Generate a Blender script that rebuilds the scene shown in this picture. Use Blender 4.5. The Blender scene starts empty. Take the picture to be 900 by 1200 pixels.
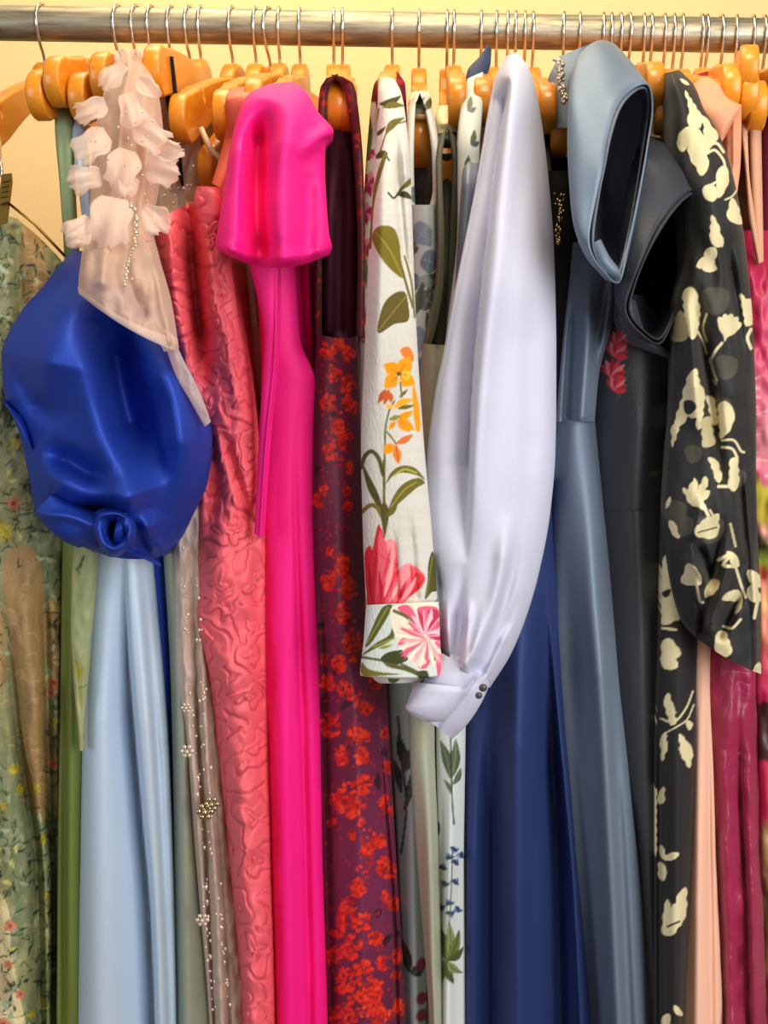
import bpy, math, random
import numpy as np
from mathutils import Vector

SC = bpy.context.scene
COL = SC.collection
RNG = np.random.RandomState(7)

# ------------------------------------------------------------------ camera model
FPX = 1413.0
PITCH = math.radians(9.0)
CAM = np.array([0.0, -1.30, 1.45])
_f = np.array([0, math.cos(PITCH), -math.sin(PITCH)])
_u = np.array([0, math.sin(PITCH), math.cos(PITCH)])


def at(px, py, y):
    """World point seen at photograph pixel (px, py) on the vertical plane Y = y."""
    px = np.asarray(px, float); py = np.asarray(py, float); y = np.asarray(y, float)
    dx = px - 450.0
    dy = FPX * _f[1] + (600.0 - py) * _u[1]
    dz = FPX * _f[2] + (600.0 - py) * _u[2]
    t = (y - CAM[1]) / dy
    return np.stack([np.broadcast_to(CAM[0] + t * dx, np.broadcast(px, py, y).shape),
                     np.broadcast_to(y, np.broadcast(px, py, y).shape),
                     np.broadcast_to(CAM[2] + t * dz, np.broadcast(px, py, y).shape)], -1)


def proj(p):
    d = np.asarray(p, float) - CAM
    w = d @ _f
    return 450 + FPX * d[0] / w, 600 - FPX * (d @ _u) / w


def lin(c):
    c = np.asarray(c, float) / 255.0
    return np.where(c <= 0.04045, c / 12.92, ((c + 0.055) / 1.055) ** 2.4)


# ------------------------------------------------------------------ objects
def props(o, label=None, cat=None, group=None, kind=None):
    for k, v in (('label', label), ('category', cat), ('group', group), ('kind', kind)):
        if v:
            o[k] = v
    return o


def thing(name, label, cat, loc, group=None, rotz=0.0):
    o = bpy.data.objects.new(name, None)
    o.empty_display_size = 0.05
    o.location = Vector([float(v) for v in loc]); o.rotation_euler = (0, 0, rotz)
    COL.objects.link(o)
    return props(o, label, cat, group)


def mesh_obj(name, verts, faces, mat, parent=None, smooth=True, colors=None, origin=None):
    """faces: (n,4) array or list of tuples. World coordinates; parent is an unrotated Empty (or part)."""
    me = bpy.data.meshes.new(name)
    verts = np.asarray(verts, np.float32)
    nv = len(verts)
    if isinstance(faces, np.ndarray):
        nf = len(faces); k = faces.shape[1]
        me.vertices.add(nv); me.vertices.foreach_set('co', verts.ravel())
        me.loops.add(nf * k); me.loops.foreach_set('vertex_index', faces.astype(np.int32).ravel())
        me.polygons.add(nf)
        me.polygons.foreach_set('loop_start', np.arange(0, nf * k, k, dtype=np.int32))
        me.polygons.foreach_set('loop_total', np.full(nf, k, np.int32))
        me.update(calc_edges=True); me.validate()
    else:
        me.from_pydata([tuple(map(float, v)) for v in verts], [], [tuple(f) for f in faces])
        me.update()
    if smooth:
        me.polygons.foreach_set('use_smooth', np.ones(len(me.polygons), bool))
    if colors is not None:
        at_ = me.color_attributes.new('print', 'FLOAT_COLOR', 'POINT')
        c = np.ones((nv, 4), np.float32); c[:, :3] = colors
        at_.data.foreach_set('color', c.ravel())
    o = bpy.data.objects.new(name, me)
    if mat:
        me.materials.append(mat)
    COL.objects.link(o)
    if parent is not None:
        o.parent = parent
        off = Vector((0, 0, 0)); p = parent
        while p is not None:
            off += p.location; p = p.parent
        o.location = -off
    return o


def part(parent, name, verts, faces, mat, **kw):
    return mesh_obj(name, verts, faces, mat, parent, **kw)


# ------------------------------------------------------------------ maths
def pchip(x, y, xi):
    x = np.asarray(x, float); y = np.asarray(y, float)
    n = len(x)
    if n == 2:
        return np.interp(xi, x, y)
    h = np.diff(x); d = np.diff(y) / h
    m = np.zeros(n)
    m[0], m[-1] = d[0], d[-1]
    for i in range(1, n - 1):
        if d[i - 1] * d[i] > 0:
            w1 = 2 * h[i] + h[i - 1]; w2 = h[i] + 2 * h[i - 1]
            m[i] = (w1 + w2) / (w1 / d[i - 1] + w2 / d[i])
    k = np.clip(np.searchsorted(x, xi) - 1, 0, n - 2)
    t = (xi - x[k]) / h[k]
    return ((1 + 2 * t) * (1 - t) ** 2 * y[k] + t * (1 - t) ** 2 * h[k] * m[k]
            + t * t * (3 - 2 * t) * y[k + 1] + t * t * (t - 1) * h[k] * m[k + 1])


def crom(pts, n=8, closed=False):
    """Catmull-Rom through points, n samples a span."""
    p = np.asarray(pts, float)
    if closed:
        q = np.vstack([p[-1], p, p[0], p[1]])
    else:
        q = np.vstack([2 * p[0] - p[1], p, 2 * p[-1] - p[-2]])
    out = []
    for i in range(1, len(q) - 2):
        a, b, c, d = q[i - 1], q[i], q[i + 1], q[i + 2]
        for t in np.linspace(0, 1, n, endpoint=False):
            out.append(0.5 * (2 * b + (c - a) * t + (2 * a - 5 * b + 4 * c - d) * t * t + (3 * b - a - 3 * c + d) * t ** 3))
    if not closed:
        out.append(p[-1])
    return np.array(out)


def seg_dist(px, py, pts, want_t=False):
    """distance, signed side (>0 = right of the path while going down), to a polyline"""
    best = np.full(px.shape, 1e9); side = np.zeros(px.shape); par = np.zeros(px.shape)
    pts = np.asarray(pts, float)
    lens = np.hypot(*np.diff(pts, axis=0).T); tot = lens.sum() + 1e-9; acc = 0.0
    for (ax, ay), (bx, by), ln in zip(pts[:-1], pts[1:], lens):
        vx, vy = bx - ax, by - ay
        L2 = vx * vx + vy * vy + 1e-9
        t = np.clip(((px - ax) * vx + (py - ay) * vy) / L2, 0, 1)
        d = np.hypot(px - ax - t * vx, py - ay - t * vy)
        s = (px - ax) * vy - (py - ay) * vx
        k = d < best
        best = np.where(k, d, best); side = np.where(k, s, side); par = np.where(k, (acc + t * ln) / tot, par)
        acc += ln
    if want_t:
        return best, np.sign(side), par
    return best, np.sign(side)


def vnoise(x, y, seed=0):
    """smooth value noise -1..1"""
    r = np.random.RandomState(seed).rand(64, 64)
    xi = np.floor(x).astype(int); yi = np.floor(y).astype(int)
    fx = x - xi; fy = y - yi
    fx = fx * fx * (3 - 2 * fx); fy = fy * fy * (3 - 2 * fy)
    g = lambda i, j: r[i % 64, j % 64]
    a = g(xi, yi) * (1 - fx) + g(xi + 1, yi) * fx
    b = g(xi, yi + 1) * (1 - fx) + g(xi + 1, yi + 1) * fx
    return 2 * (a * (1 - fy) + b * fy) - 1


def in_poly(px, py, poly):
    inside = np.zeros(px.shape, bool)
    n = len(poly)
    j = n - 1
    for i in range(n):
        xi, yi = poly[i]; xj, yj = poly[j]
        if yi != yj:
            c = ((yi > py) != (yj > py)) & (px < (xj - xi) * (py - yi) / (yj - yi) + xi)
            inside ^= c
        j = i
    return inside


class Print:
    """Dyes a textile pattern onto cloth: shapes are given in fabric coordinates."""

    def __init__(s, px, py, base):
        s.x = px.ravel(); s.y = py.ravel()
        s.c = np.tile(lin(base), (len(s.x), 1))

    def _box(s, x0, y0, x1, y1):
        return np.nonzero((s.x > x0) & (s.x < x1) & (s.y > y0) & (s.y < y1))[0]

    def mix(s, idx, col, a):
        a = np.asarray(a)[..., None] if np.ndim(a) else a
        s.c[idx] = s.c[idx] * (1 - a) + lin(col) * a

    def poly(s, pts, col, smooth=True, a=1.0, scal=0.0):
        if scal:
            q_ = np.asarray(pts, float); n_ = len(q_)
            ar = .5 * np.sum(q_[:, 0] * np.roll(q_[:, 1], -1) - np.roll(q_[:, 0], -1) * q_[:, 1])
            sg = 1 if ar > 0 else -1
            out = []
            for i_ in range(n_):
                A, B = q_[i_], q_[(i_ + 1) % n_]; e = B - A; L_ = math.hypot(*e)
                k_ = max(1, int(round(L_ / 11.0)))
                for j_ in range(k_):
                    out.append(A + e * (j_ / k_))
                    out.append(A + e * ((j_ + .5) / k_) + np.array([e[1], -e[0]]) / (L_ + 1e-9) * sg * scal * L_ / k_)
            pts = out
        p = crom(pts, 6, True) if smooth else np.asarray(pts, float)
        i = s._box(p[:, 0].min() - 2, p[:, 1].min() - 2, p[:, 0].max() + 2, p[:, 1].max() + 2)
        if len(i) == 0:
            return
        # 4 tap antialias
        w = np.zeros(len(i))
        for ox, oy in ((-.3, -.3), (.3, -.3), (-.3, .3), (.3, .3)):
            w += in_poly(s.x[i] + ox, s.y[i] + oy, p) * .25
        s.mix(i, col, w * a)

    def line(s, pts, w, col, a=1.0, taper=True, smooth=True):
        p = crom(pts, 5) if smooth and len(pts) > 2 else np.asarray(pts, float)
        i = s._box(p[:, 0].min() - w - 1, p[:, 1].min() - w - 1, p[:, 0].max() + w + 1, p[:, 1].max() + w + 1)
        if len(i) == 0:
            return
        d, _ = seg_dist(s.x[i], s.y[i], p)
        s.mix(i, col, np.clip(w * .5 - d + .5, 0, 1) * a)

    def ell(s, cx, cy, rx, ry, rot, col, a=1.0):
        r = max(rx, ry) + 1
        i = s._box(cx - r, cy - r, cx + r, cy + r)
        if len(i) == 0:
            return
        c, q = math.cos(rot), math.sin(rot)
        dx, dy = s.x[i] - cx, s.y[i] - cy
        u = (dx * c + dy * q) / rx; v = (-dx * q + dy * c) / ry
        d = np.sqrt(u * u + v * v)
        s.mix(i, col, np.clip((1 - d) * min(rx, ry) + .5, 0, 1) * a)

    def leaf(s, x0, y0, x1, y1, w, col, bend=0.0, vein=None):
        dx, dy = x1 - x0, y1 - y0
        L = math.hypot(dx, dy); nx, ny = -dy / L, dx / L
        m = (x0 + dx * .5 + nx * bend, y0 + dy * .5 + ny * bend)
        a = [(x0, y0), (x0 + dx * .22 + nx * (bend * .7 + w * .36), y0 + dy * .22 + ny * (bend * .7 + w * .36)),
             (m[0] + nx * w * .5, m[1] + ny * w * .5), (x0 + dx * .8 + nx * (bend * .6 + w * .28), y0 + dy * .8 + ny * (bend * .6 + w * .28)),
             (x1, y1),
             (x0 + dx * .8 + nx * (bend * .6 - w * .28), y0 + dy * .8 + ny * (bend * .6 - w * .28)),
             (m[0] - nx * w * .5, m[1] - ny * w * .5), (x0 + dx * .22 + nx * (bend * .7 - w * .36), y0 + dy * .22 + ny * (bend * .7 - w * .36))]
        s.poly(a, col)
        if vein:
            s.line([(x0, y0), m, (x1, y1)], max(1.0, w * .1), vein)


# ------------------------------------------------------------------ cloth
def q(xl, yl, xr, yr, Y=None, sag=0):
    return (xl, yl, xr, yr, Y, sag)


def r(y, xl, xr, Y=None, sag=0):
    return (xl, y, xr, y, Y, sag)


HEM = 1420


def cloth(parent, name, mat, rows, Y=-.22, T=None, hook=None, folds=(), step=4.0, vstep=None, edge=None,
          noise=0.0, nscale=60.0, draw=None, base=None, seed=1, nback=9, ybk=.17, solid=0.0, label=None, kind=None,
          relief=None):
    """A closed tube of cloth: the near side fills the outline rows (photograph frame, each at a real depth Y),
    the far side either bulges back by T metres or runs back along the hanger towards hook (x pixel on the rail)."""
    R = [(a, b, c, d, Y if e is None else e, f) for a, b, c, d, e, f in rows]
    R = np.array(R, float)
    cx, cy = (R[:, 0] + R[:, 2]) / 2, (R[:, 1] + R[:, 3]) / 2
    L = np.concatenate([[0], np.cumsum(np.maximum(np.maximum(np.hypot(np.diff(R[:, 0]), np.diff(R[:, 1])),
                                                             np.hypot(np.diff(R[:, 2]), np.diff(R[:, 3]))), 1.0))])
    nv = max(6, int(L[-1] / (vstep or step * 1.6)))
    if draw:
        nv = max(nv, int(L[-1] / step))
    v = np.linspace(0, L[-1], nv)
    C = [pchip(L, R[:, k], v) for k in range(6)]
    wmax = np.hypot(R[:, 2] - R[:, 0], R[:, 3] - R[:, 1]).max()
    nu = max(9, int(wmax / step))
    ul = np.linspace(0, 1, nu)
    u = .45 * (1 - np.cos(np.pi * ul)) / 2 + .55 * ul
    U = u[None, :]
    px = C[0][:, None] + (C[2] - C[0])[:, None] * U
    py = C[1][:, None] + (C[3] - C[1])[:, None] * U + C[5][:, None] * 4 * U * (1 - U)
    wpx = np.hypot(C[2] - C[0], C[3] - C[1])[:, None]
    E = np.minimum(.42 * wpx / 1250.0, .04) if edge is None else edge
    y = C[4][:, None] + E * (1 - np.sqrt(np.clip(1 - (2 * U - 1) ** 2 * .985, 0, 1)))
    fade = np.clip(np.minimum(U, 1 - U) * wpx / 6.0, 0, 1)
    for f in folds:
        amp, w, pts = f[0], f[1], f[2]
        side = f[3] if len(f) > 3 else 0
        p = crom(pts, 6) if len(pts) > 2 else pts
        d, s, tt = seg_dist(px, py, p, True)
        t0, t1 = f[4] if len(f) > 4 else (0.0 if pts[0][1] <= R[0, [1, 3]].max() + 14 else .3, 0.0 if pts[-1][1] >= R[-1, [1, 3]].min() - 20 else .35)
        env = np.ones_like(tt)
        if t0: env = env * np.clip(tt / t0, 0, 1) ** 1.2
        if t1: env = env * np.clip((1 - tt) / t1, 0, 1) ** 1.2
        if side == 0:
            g = np.exp(-(d / w) ** 2)
        else:
            g = np.where(s * side > 0, np.exp(-d / w), np.exp(-(d / 3.2) ** 2))
        y = y - amp * env * g * (fade if side == 0 else np.minimum(1, fade + .3))
    if noise:
        n = vnoise(px / nscale + 3.1 * seed, py / (nscale * 2.2), seed) + .5 * vnoise(px / nscale * 2.1 + 9, py / nscale + 5, seed + 1)
        y = y - noise * n * fade
    if relief is not None:
        y = y - relief(px, py) * fade
    F = at(px, py, y)
    PL, PR = F[:, 0], F[:, -1]
    s = (np.arange(1, nback + 1) / (nback + 1))[None, :, None]
    se = (1 - np.cos(np.pi * s)) / 2
    B = PR[:, None, :] * (1 - se) + PL[:, None, :] * se
    bow = np.sin(np.pi * s)[..., 0]
    ye = ((PR[:, 1] + PL[:, 1]) / 2)[:, None]
    if T is not None:
        B[:, :, 1] += T * bow
    else:
        dep = np.maximum(ybk - ye, .05)
        B[:, :, 1] += dep * bow
        if hook is not None:
            xh = (hook - 450.0) * (0 - CAM[1]) / FPX * 1.0
            xf = ((PL[:, 0] + PR[:, 0]) / 2)[:, None]
            slope = (xh - xf) / np.maximum(0.02, -C[4][:, None])
            slope = np.clip(slope, -.45, .45)
            B[:, :, 0] += slope * dep * bow
    V = np.concatenate([F, B], 1)
    m = V.shape[1]
    idx = np.arange(nv * m).reshape(nv, m)
    nx = np.roll(idx, -1, 1)
    faces = np.stack([idx[:-1], nx[:-1], nx[1:], idx[1:]], -1).reshape(-1, 4)
    faces = faces[:, ::-1]
    col = None
    if draw or base is not None:
        pxa = np.concatenate([px, px[:, ::-1][:, np.linspace(0, nu - 1, nback).astype(int)]], 1)
        pya = np.concatenate([py, py[:, ::-1][:, np.linspace(0, nu - 1, nback).astype(int)]], 1)
        pr = Print(pxa, pya, base)
        draw(pr)
        col = pr.c
    o = part(parent, name, V.reshape(-1, 3), faces, mat, colors=col)
    if solid:
        md = o.modifiers.new('Solidify', 'SOLIDIFY'); md.thickness = solid; md.offset = 0
    if label:
        o['label'] = label
    if kind:
        o['kind'] = kind
    return o


def loft(parent, name, mat, rings, n=64, sub=8, solid=.0016, close_last=False, noise=0, seed=3, label=None, draw=None, base=None):
    """rings: lists of (px, py, Y) round a closed mouth; lofted smoothly from the first ring to the last."""
    RR = []
    for ring in rings:
        w = np.array([at(a, b, c) for a, b, c in ring])
        cc = crom(w, 12, True)
        k = np.linspace(0, len(cc), n, endpoint=False)
        RR.append(np.stack([np.interp(k, np.arange(len(cc) + 1), np.append(cc[:, j], cc[0, j])) for j in range(3)], -1))
    RR = np.array(RR)
    t = np.linspace(0, len(RR) - 1, (len(RR) - 1) * sub + 1)
    V = np.zeros((len(t), n, 3))
    for j in range(3):
        for i in range(n):
            V[:, i, j] = pchip(np.arange(len(RR)), RR[:, i, j], t)
    if noise:
        a = np.arange(n)[None, :] / n * 9; b = t[:, None] * 2.0
        V[:, :, 1] += noise * vnoise(a + 0 * b, b + 0 * a, seed)
    idx = np.arange(len(t) * n).reshape(len(t), n)
    nx = np.roll(idx, -1, 1)
    faces = np.stack([idx[:-1], nx[:-1], nx[1:], idx[1:]], -1).reshape(-1, 4)
    if close_last:
        c = V[-1].mean(0); k = idx.size
        faces = [tuple(f_) for f_ in faces] + [(int(idx[-1, i]), int(nx[-1, i]), k) for i in range(n)]
        V = np.vstack([V.reshape(-1, 3), c])
    o = part(parent, name, V.reshape(-1, 3), faces, mat)
    if solid:
        md = o.modifiers.new('Solidify', 'SOLIDIFY'); md.thickness = solid; md.offset = 0
    if label:
        o['label'] = label
    return o


def tube_mesh(path, rad, n=8):
    p = np.asarray(path, float); k = len(p)
    rad = np.broadcast_to(rad, (k,))
    t = np.gradient(p, axis=0); t /= np.linalg.norm(t, axis=1)[:, None] + 1e-12
    ref = np.array([1., 0, 0]) if abs(t[0, 0]) < .9 else np.array([0, 0, 1.])
    V = []
    nrm = ref - t[0] * (ref @ t[0]); nrm /= np.linalg.norm(nrm)
    for i in range(k):
        nrm = nrm - t[i] * (nrm @ t[i]); nrm /= np.linalg.norm(nrm) + 1e-12
        b = np.cross(t[i], nrm)
        for a in np.linspace(0, 2 * np.pi, n, endpoint=False):
            V.append(p[i] + rad[i] * (math.cos(a) * nrm + math.sin(a) * b))
    F = []
    for i in range(k - 1):
        for j in range(n):
            F.append((i * n + j, i * n + (j + 1) % n, (i + 1) * n + (j + 1) % n, (i + 1) * n + j))
    F.append(tuple(range(n - 1, -1, -1))); F.append(tuple((k - 1) * n + j for j in range(n)))
    return np.array(V), F


def join(meshes):
    V, F, o = [], [], 0
    for v, f in meshes:
        V.append(np.asarray(v)); F += [tuple(int(i) + o for i in t) for t in f]; o += len(v)
    return np.vstack(V), F


def ball(c, rad, n=6, m=4, sq=(1, 1, 1)):
    V = [(0, 0, 1)]
    for i in range(1, m):
        th = math.pi * i / m
        for j in range(n):
            V.append((math.sin(th) * math.cos(2 * math.pi * j / n), math.sin(th) * math.sin(2 * math.pi * j / n), math.cos(th)))
    V.append((0, 0, -1))
    F = []
    for j in range(n):
        F.append((0, 1 + j, 1 + (j + 1) % n))
        for i in range(m - 2):
            a = 1 + i * n
            F.append((a + j, a + n + j, a + n + (j + 1) % n, a + (j + 1) % n))
        a = 1 + (m - 2) * n
        F.append((a + j, len(V) - 1, a + (j + 1) % n))
    return np.array(V) * rad * np.array(sq) + np.asarray(c), F


def flat_shape(poly, thick):
    """poly (n,3) points of an outline; returns a thin solid"""
    raise NotImplementedError


# ------------------------------------------------------------------ materials
def _mat(name):
    m = bpy.data.materials.new(name); m.use_nodes = True
    nt = m.node_tree; b = nt.nodes['Principled BSDF']
    return m, nt, b


def _rgb(c):
    return tuple(float(x) for x in lin(c)) + (1.0,)


def N(nt, t, **kw):
    n = nt.nodes.new(t)
    for k, v in kw.items():
        if k in n.inputs:
            n.inputs[k].default_value = v
        else:
            setattr(n, k, v)
    return n


def fabric(name, col=None, rough=.5, spec=.4, sheen=0.0, weave=.05, wscale=900, crumple=0.0, cscale=30, printed=False,
           alpha=1.0, trans=0.0, aniso=0.0, jac=None, var=None):
    m, nt, b = _mat(name)
    L = nt.links.new
    b.inputs['Roughness'].default_value = rough
    b.inputs['Specular IOR Level'].default_value = spec
    if sheen:
        b.inputs['Sheen Weight'].default_value = sheen
        b.inputs['Sheen Roughness'].default_value = .45
    tc = N(nt, 'ShaderNodeTexCoord')
    if printed:
        ca = N(nt, 'ShaderNodeVertexColor', layer_name='print')
        L(ca.outputs['Color'], b.inputs['Base Color'])
    else:
        b.inputs['Base Color'].default_value = _rgb(col)
    if var:   # (second colour, scale): woven colour change, mottled
        n1 = N(nt, 'ShaderNodeTexNoise', Scale=var[1], Detail=4.0)
        mx = N(nt, 'ShaderNodeMix', data_type='RGBA')
        rp = N(nt, 'ShaderNodeMapRange'); rp.inputs[1].default_value = .42; rp.inputs[2].default_value = .62
        L(tc.outputs['Object'], n1.inputs['Vector']); L(n1.outputs['Fac'], rp.inputs[0]); L(rp.outputs[0], mx.inputs[0])
        mx.inputs[6].default_value = _rgb(col); mx.inputs[7].default_value = _rgb(var[0])
        L(mx.outputs[2], b.inputs['Base Color'])
    last = None
    if jac:   # (scale, strength, distance): raised woven relief of whorled petals
        sc, st, di = jac
        nz = N(nt, 'ShaderNodeTexNoise', Scale=sc * .8, Detail=3.0)
        mp = N(nt, 'ShaderNodeVectorMath', operation='SCALE'); mp.inputs['Scale'].default_value = .11
        ad = N(nt, 'ShaderNodeVectorMath', operation='ADD')
        vo = N(nt, 'ShaderNodeTexVoronoi', Scale=sc); vo.feature = 'F1'
        L(tc.outputs['Object'], nz.inputs['Vector']); L(nz.outputs['Color'], mp.inputs[0])
        L(tc.outputs['Object'], ad.inputs[0]); L(mp.outputs[0], ad.inputs[1]); L(ad.outputs[0], vo.inputs['Vector'])
        mu = N(nt, 'ShaderNodeMath', operation='MULTIPLY'); mu.inputs[1].default_value = 3.2
        fr = N(nt, 'ShaderNodeMath', operation='FRACT')
        L(vo.outputs['Distance'], mu.inputs[0]); L(mu.outputs[0], fr.inputs[0])
        cr = N(nt, 'ShaderNodeFloatCurve')
        c = cr.mapping.curves[0]
        c.points[0].location = (0, 0); c.points[1].location = (1, 0)
        c.points.new(.12, .9); c.points.new(.55, 1.0); c.points.new(.92, .45)
        cr.mapping.update()
        L(fr.outputs[0], cr.inputs['Value'])
        bp = N(nt, 'ShaderNodeBump', Strength=st, Distance=di)
        L(cr.outputs[0], bp.inputs['Height'])
        last = bp
    if crumple:
        nz = N(nt, 'ShaderNodeTexNoise', Scale=cscale, Detail=3.0, Distortion=.8)
        L(tc.outputs['Object'], nz.inputs['Vector'])
        bp = N(nt, 'ShaderNodeBump', Strength=crumple, Distance=.01)
        L(nz.outputs['Fac'], bp.inputs['Height'])
        if last: L(last.outputs[0], bp.inputs['Normal'])
        last = bp
    if weave:
        mp = N(nt, 'ShaderNodeMapping'); mp.inputs['Scale'].default_value = (1, 1, .35)
        nz = N(nt, 'ShaderNodeTexNoise', Scale=wscale, Detail=1.0)
        L(tc.outputs['Object'], mp.inputs[0]); L(mp.outputs[0], nz.inputs['Vector'])
        bp = N(nt, 'ShaderNodeBump', Strength=weave, Distance=.002)
        L(nz.outputs['Fac'], bp.inputs['Height'])
        if last: L(last.outputs[0], bp.inputs['Normal'])
        last = bp
    if last:
        L(last.outputs[0], b.inputs['Normal'])
    if aniso:
        b.inputs['Anisotropic'].default_value = aniso
    out = nt.nodes['Material Output']
    sh = b.outputs[0]
    if trans:
        tr = N(nt, 'ShaderNodeBsdfTranslucent'); tr.inputs[0].default_value = _rgb(col)
        mx = N(nt, 'ShaderNodeMixShader'); mx.inputs[0].default_value = trans
        L(sh, mx.inputs[1]); L(tr.outputs[0], mx.inputs[2]); sh = mx.outputs[0]
    if alpha < 1:
        tp = N(nt, 'ShaderNodeBsdfTransparent')
        mx = N(nt, 'ShaderNodeMixShader'); mx.inputs[0].default_value = alpha
        L(tp.outputs[0], mx.inputs[1]); L(sh, mx.inputs[2]); sh = mx.outputs[0]
    L(sh, out.inputs['Surface'])
    return m


def satin(name, col, rough=.36, **kw):
    kw.setdefault('spec', .4); kw.setdefault('sheen', 0.0); kw.setdefault('weave', .08)
    mt = kw.pop('metal', .3)
    m = fabric(name, col, max(rough, .40) + .12, **kw)
    b = m.node_tree.nodes['Principled BSDF']
    b.inputs['Metallic'].default_value = mt
    b.inputs['Anisotropic'].default_value = .4
    return m


def plain(name, col, rough=.5, metal=0.0, spec=.5, coat=0.0):
    m, nt, b = _mat(name)
    b.inputs['Base Color'].default_value = _rgb(col)
    b.inputs['Roughness'].default_value = rough
    b.inputs['Metallic'].default_value = metal
    b.inputs['Specular IOR Level'].default_value = spec
    b.inputs['Coat Weight'].default_value = coat
    return m
# ------------------------------------------------------------------ setting
def wall_mat():
    m, nt, b = _mat('painted_plaster')
    L = nt.links.new
    tc = N(nt, 'ShaderNodeTexCoord')
    n1 = N(nt, 'ShaderNodeTexNoise', Scale=2.2, Detail=3.0)
    mx = N(nt, 'ShaderNodeMix', data_type='RGBA')
    mx.inputs[6].default_value = _rgb((240, 203, 142)); mx.inputs[7].default_value = _rgb((243, 211, 154))
    L(tc.outputs['Object'], n1.inputs['Vector']); L(n1.outputs['Fac'], mx.inputs[0]); L(mx.outputs[2], b.inputs['Base Color'])
    n2 = N(nt, 'ShaderNodeTexNoise', Scale=260.0, Detail=3.0)
    bp = N(nt, 'ShaderNodeBump', Strength=.12, Distance=.002)
    L(tc.outputs['Object'], n2.inputs['Vector']); L(n2.outputs['Fac'], bp.inputs['Height']); L(bp.outputs[0], b.inputs['Normal'])
    b.inputs['Roughness'].default_value = .75
    return m


def floor_mat():
    m, nt, b = _mat('oak_floor')
    L = nt.links.new
    tc = N(nt, 'ShaderNodeTexCoord')
    mp = N(nt, 'ShaderNodeMapping'); mp.inputs['Scale'].default_value = (8, 1.2, 1)
    n1 = N(nt, 'ShaderNodeTexNoise', Scale=3.0, Detail=6.0)
    mx = N(nt, 'ShaderNodeMix', data_type='RGBA')
    mx.inputs[6].default_value = _rgb((150, 112, 76)); mx.inputs[7].default_value = _rgb((104, 74, 48))
    L(tc.outputs['Object'], mp.inputs[0]); L(mp.outputs[0], n1.inputs['Vector']); L(n1.outputs['Fac'], mx.inputs[0])
    L(mx.outputs[2], b.inputs['Base Color']); b.inputs['Roughness'].default_value = .45
    return m


def slab(name, x0, y0, z0, x1, y1, z1, mat):
    V = [(x, y, z) for z in (z0, z1) for y in (y0, y1) for x in (x0, x1)]
    F = [(0, 2, 3, 1), (4, 5, 7, 6), (0, 1, 5, 4), (1, 3, 7, 5), (3, 2, 6, 7), (2, 0, 4, 6)]
    return mesh_obj(name, V, F, mat, smooth=False)


FLOOR_Z = -.02
ZRAIL = at(450, 34, 0)[2]
WALL_Y = .62
props(slab('wall_back', -2.4, WALL_Y, FLOOR_Z, 2.4, WALL_Y + .1, 2.6, wall_mat()), kind='structure')
props(slab('floor', -2.4, -2.6, FLOOR_Z - .05, 2.4, WALL_Y + .1, FLOOR_Z, floor_mat()), kind='structure')
props(slab('baseboard_back', -2.4, WALL_Y - .015, FLOOR_Z, 2.4, WALL_Y, FLOOR_Z + .09, plain('white_trim', (225, 220, 210), .5)), kind='structure')

# clothes rail -------------------------------------------------------
RA, RB = at(-60, 26.0, 0), at(960, 43.0, 0)
RAIL_DIR = (RB - RA) / np.linalg.norm(RB - RA)
RAIL_R = .0172


def rail_pt(x):
    t = (x - RA[0]) / (RB[0] - RA[0])
    return RA + (RB - RA) * t


def steel_mat():
    m, nt, b = _mat('galvanised_steel')
    L = nt.links.new
    tc = N(nt, 'ShaderNodeTexCoord')
    mp = N(nt, 'ShaderNodeMapping'); mp.inputs['Scale'].default_value = (2.5, 30, 30)
    n1 = N(nt, 'ShaderNodeTexNoise', Scale=6.0, Detail=6.0, Roughness=.65)
    cr = N(nt, 'ShaderNodeMapRange'); cr.inputs[1].default_value = .35; cr.inputs[2].default_value = .7
    mx = N(nt, 'ShaderNodeMix', data_type='RGBA')
    mx.inputs[6].default_value = _rgb((186, 180, 160)); mx.inputs[7].default_value = _rgb((112, 106, 92))
    L(tc.outputs['Object'], mp.inputs[0]); L(mp.outputs[0], n1.inputs['Vector']); L(n1.outputs['Fac'], cr.inputs[0]); L(cr.outputs[0], mx.inputs[0])
    L(mx.outputs[2], b.inputs['Base Color'])
    b.inputs['Metallic'].default_value = 1.0
    rr = N(nt, 'ShaderNodeMapRange'); rr.inputs[3].default_value = .42; rr.inputs[4].default_value = .62
    L(n1.outputs['Fac'], rr.inputs[0]); L(rr.outputs[0], b.inputs['Roughness'])
    return m


M_STEEL = steel_mat()
M_WIRE = plain('hook_wire', (205, 200, 190), .22, 1.0)
rail = thing('clothes_rail', 'galvanised steel tube clothes rail carrying all the hangers', 'clothes rail', (0, 0, FLOOR_Z))
xs = np.linspace(-.78, .78, 24)
v, f = tube_mesh([rail_pt(x) for x in xs], RAIL_R, 40)
part(rail, 'tube', v, f, M_STEEL)
for sx in (-1, 1):
    top = rail_pt(sx * .74)
    v, f = tube_mesh([(top[0], 0, FLOOR_Z + .02), (top[0], 0, top[2] + .03)], .016, 24)
    part(rail, 'post', v, f, M_STEEL)
    v, f = tube_mesh([(top[0], -.24, FLOOR_Z + .016), (top[0], .24, FLOOR_Z + .016)], .016, 24)
    part(rail, 'foot', v, f, M_STEEL)

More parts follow.
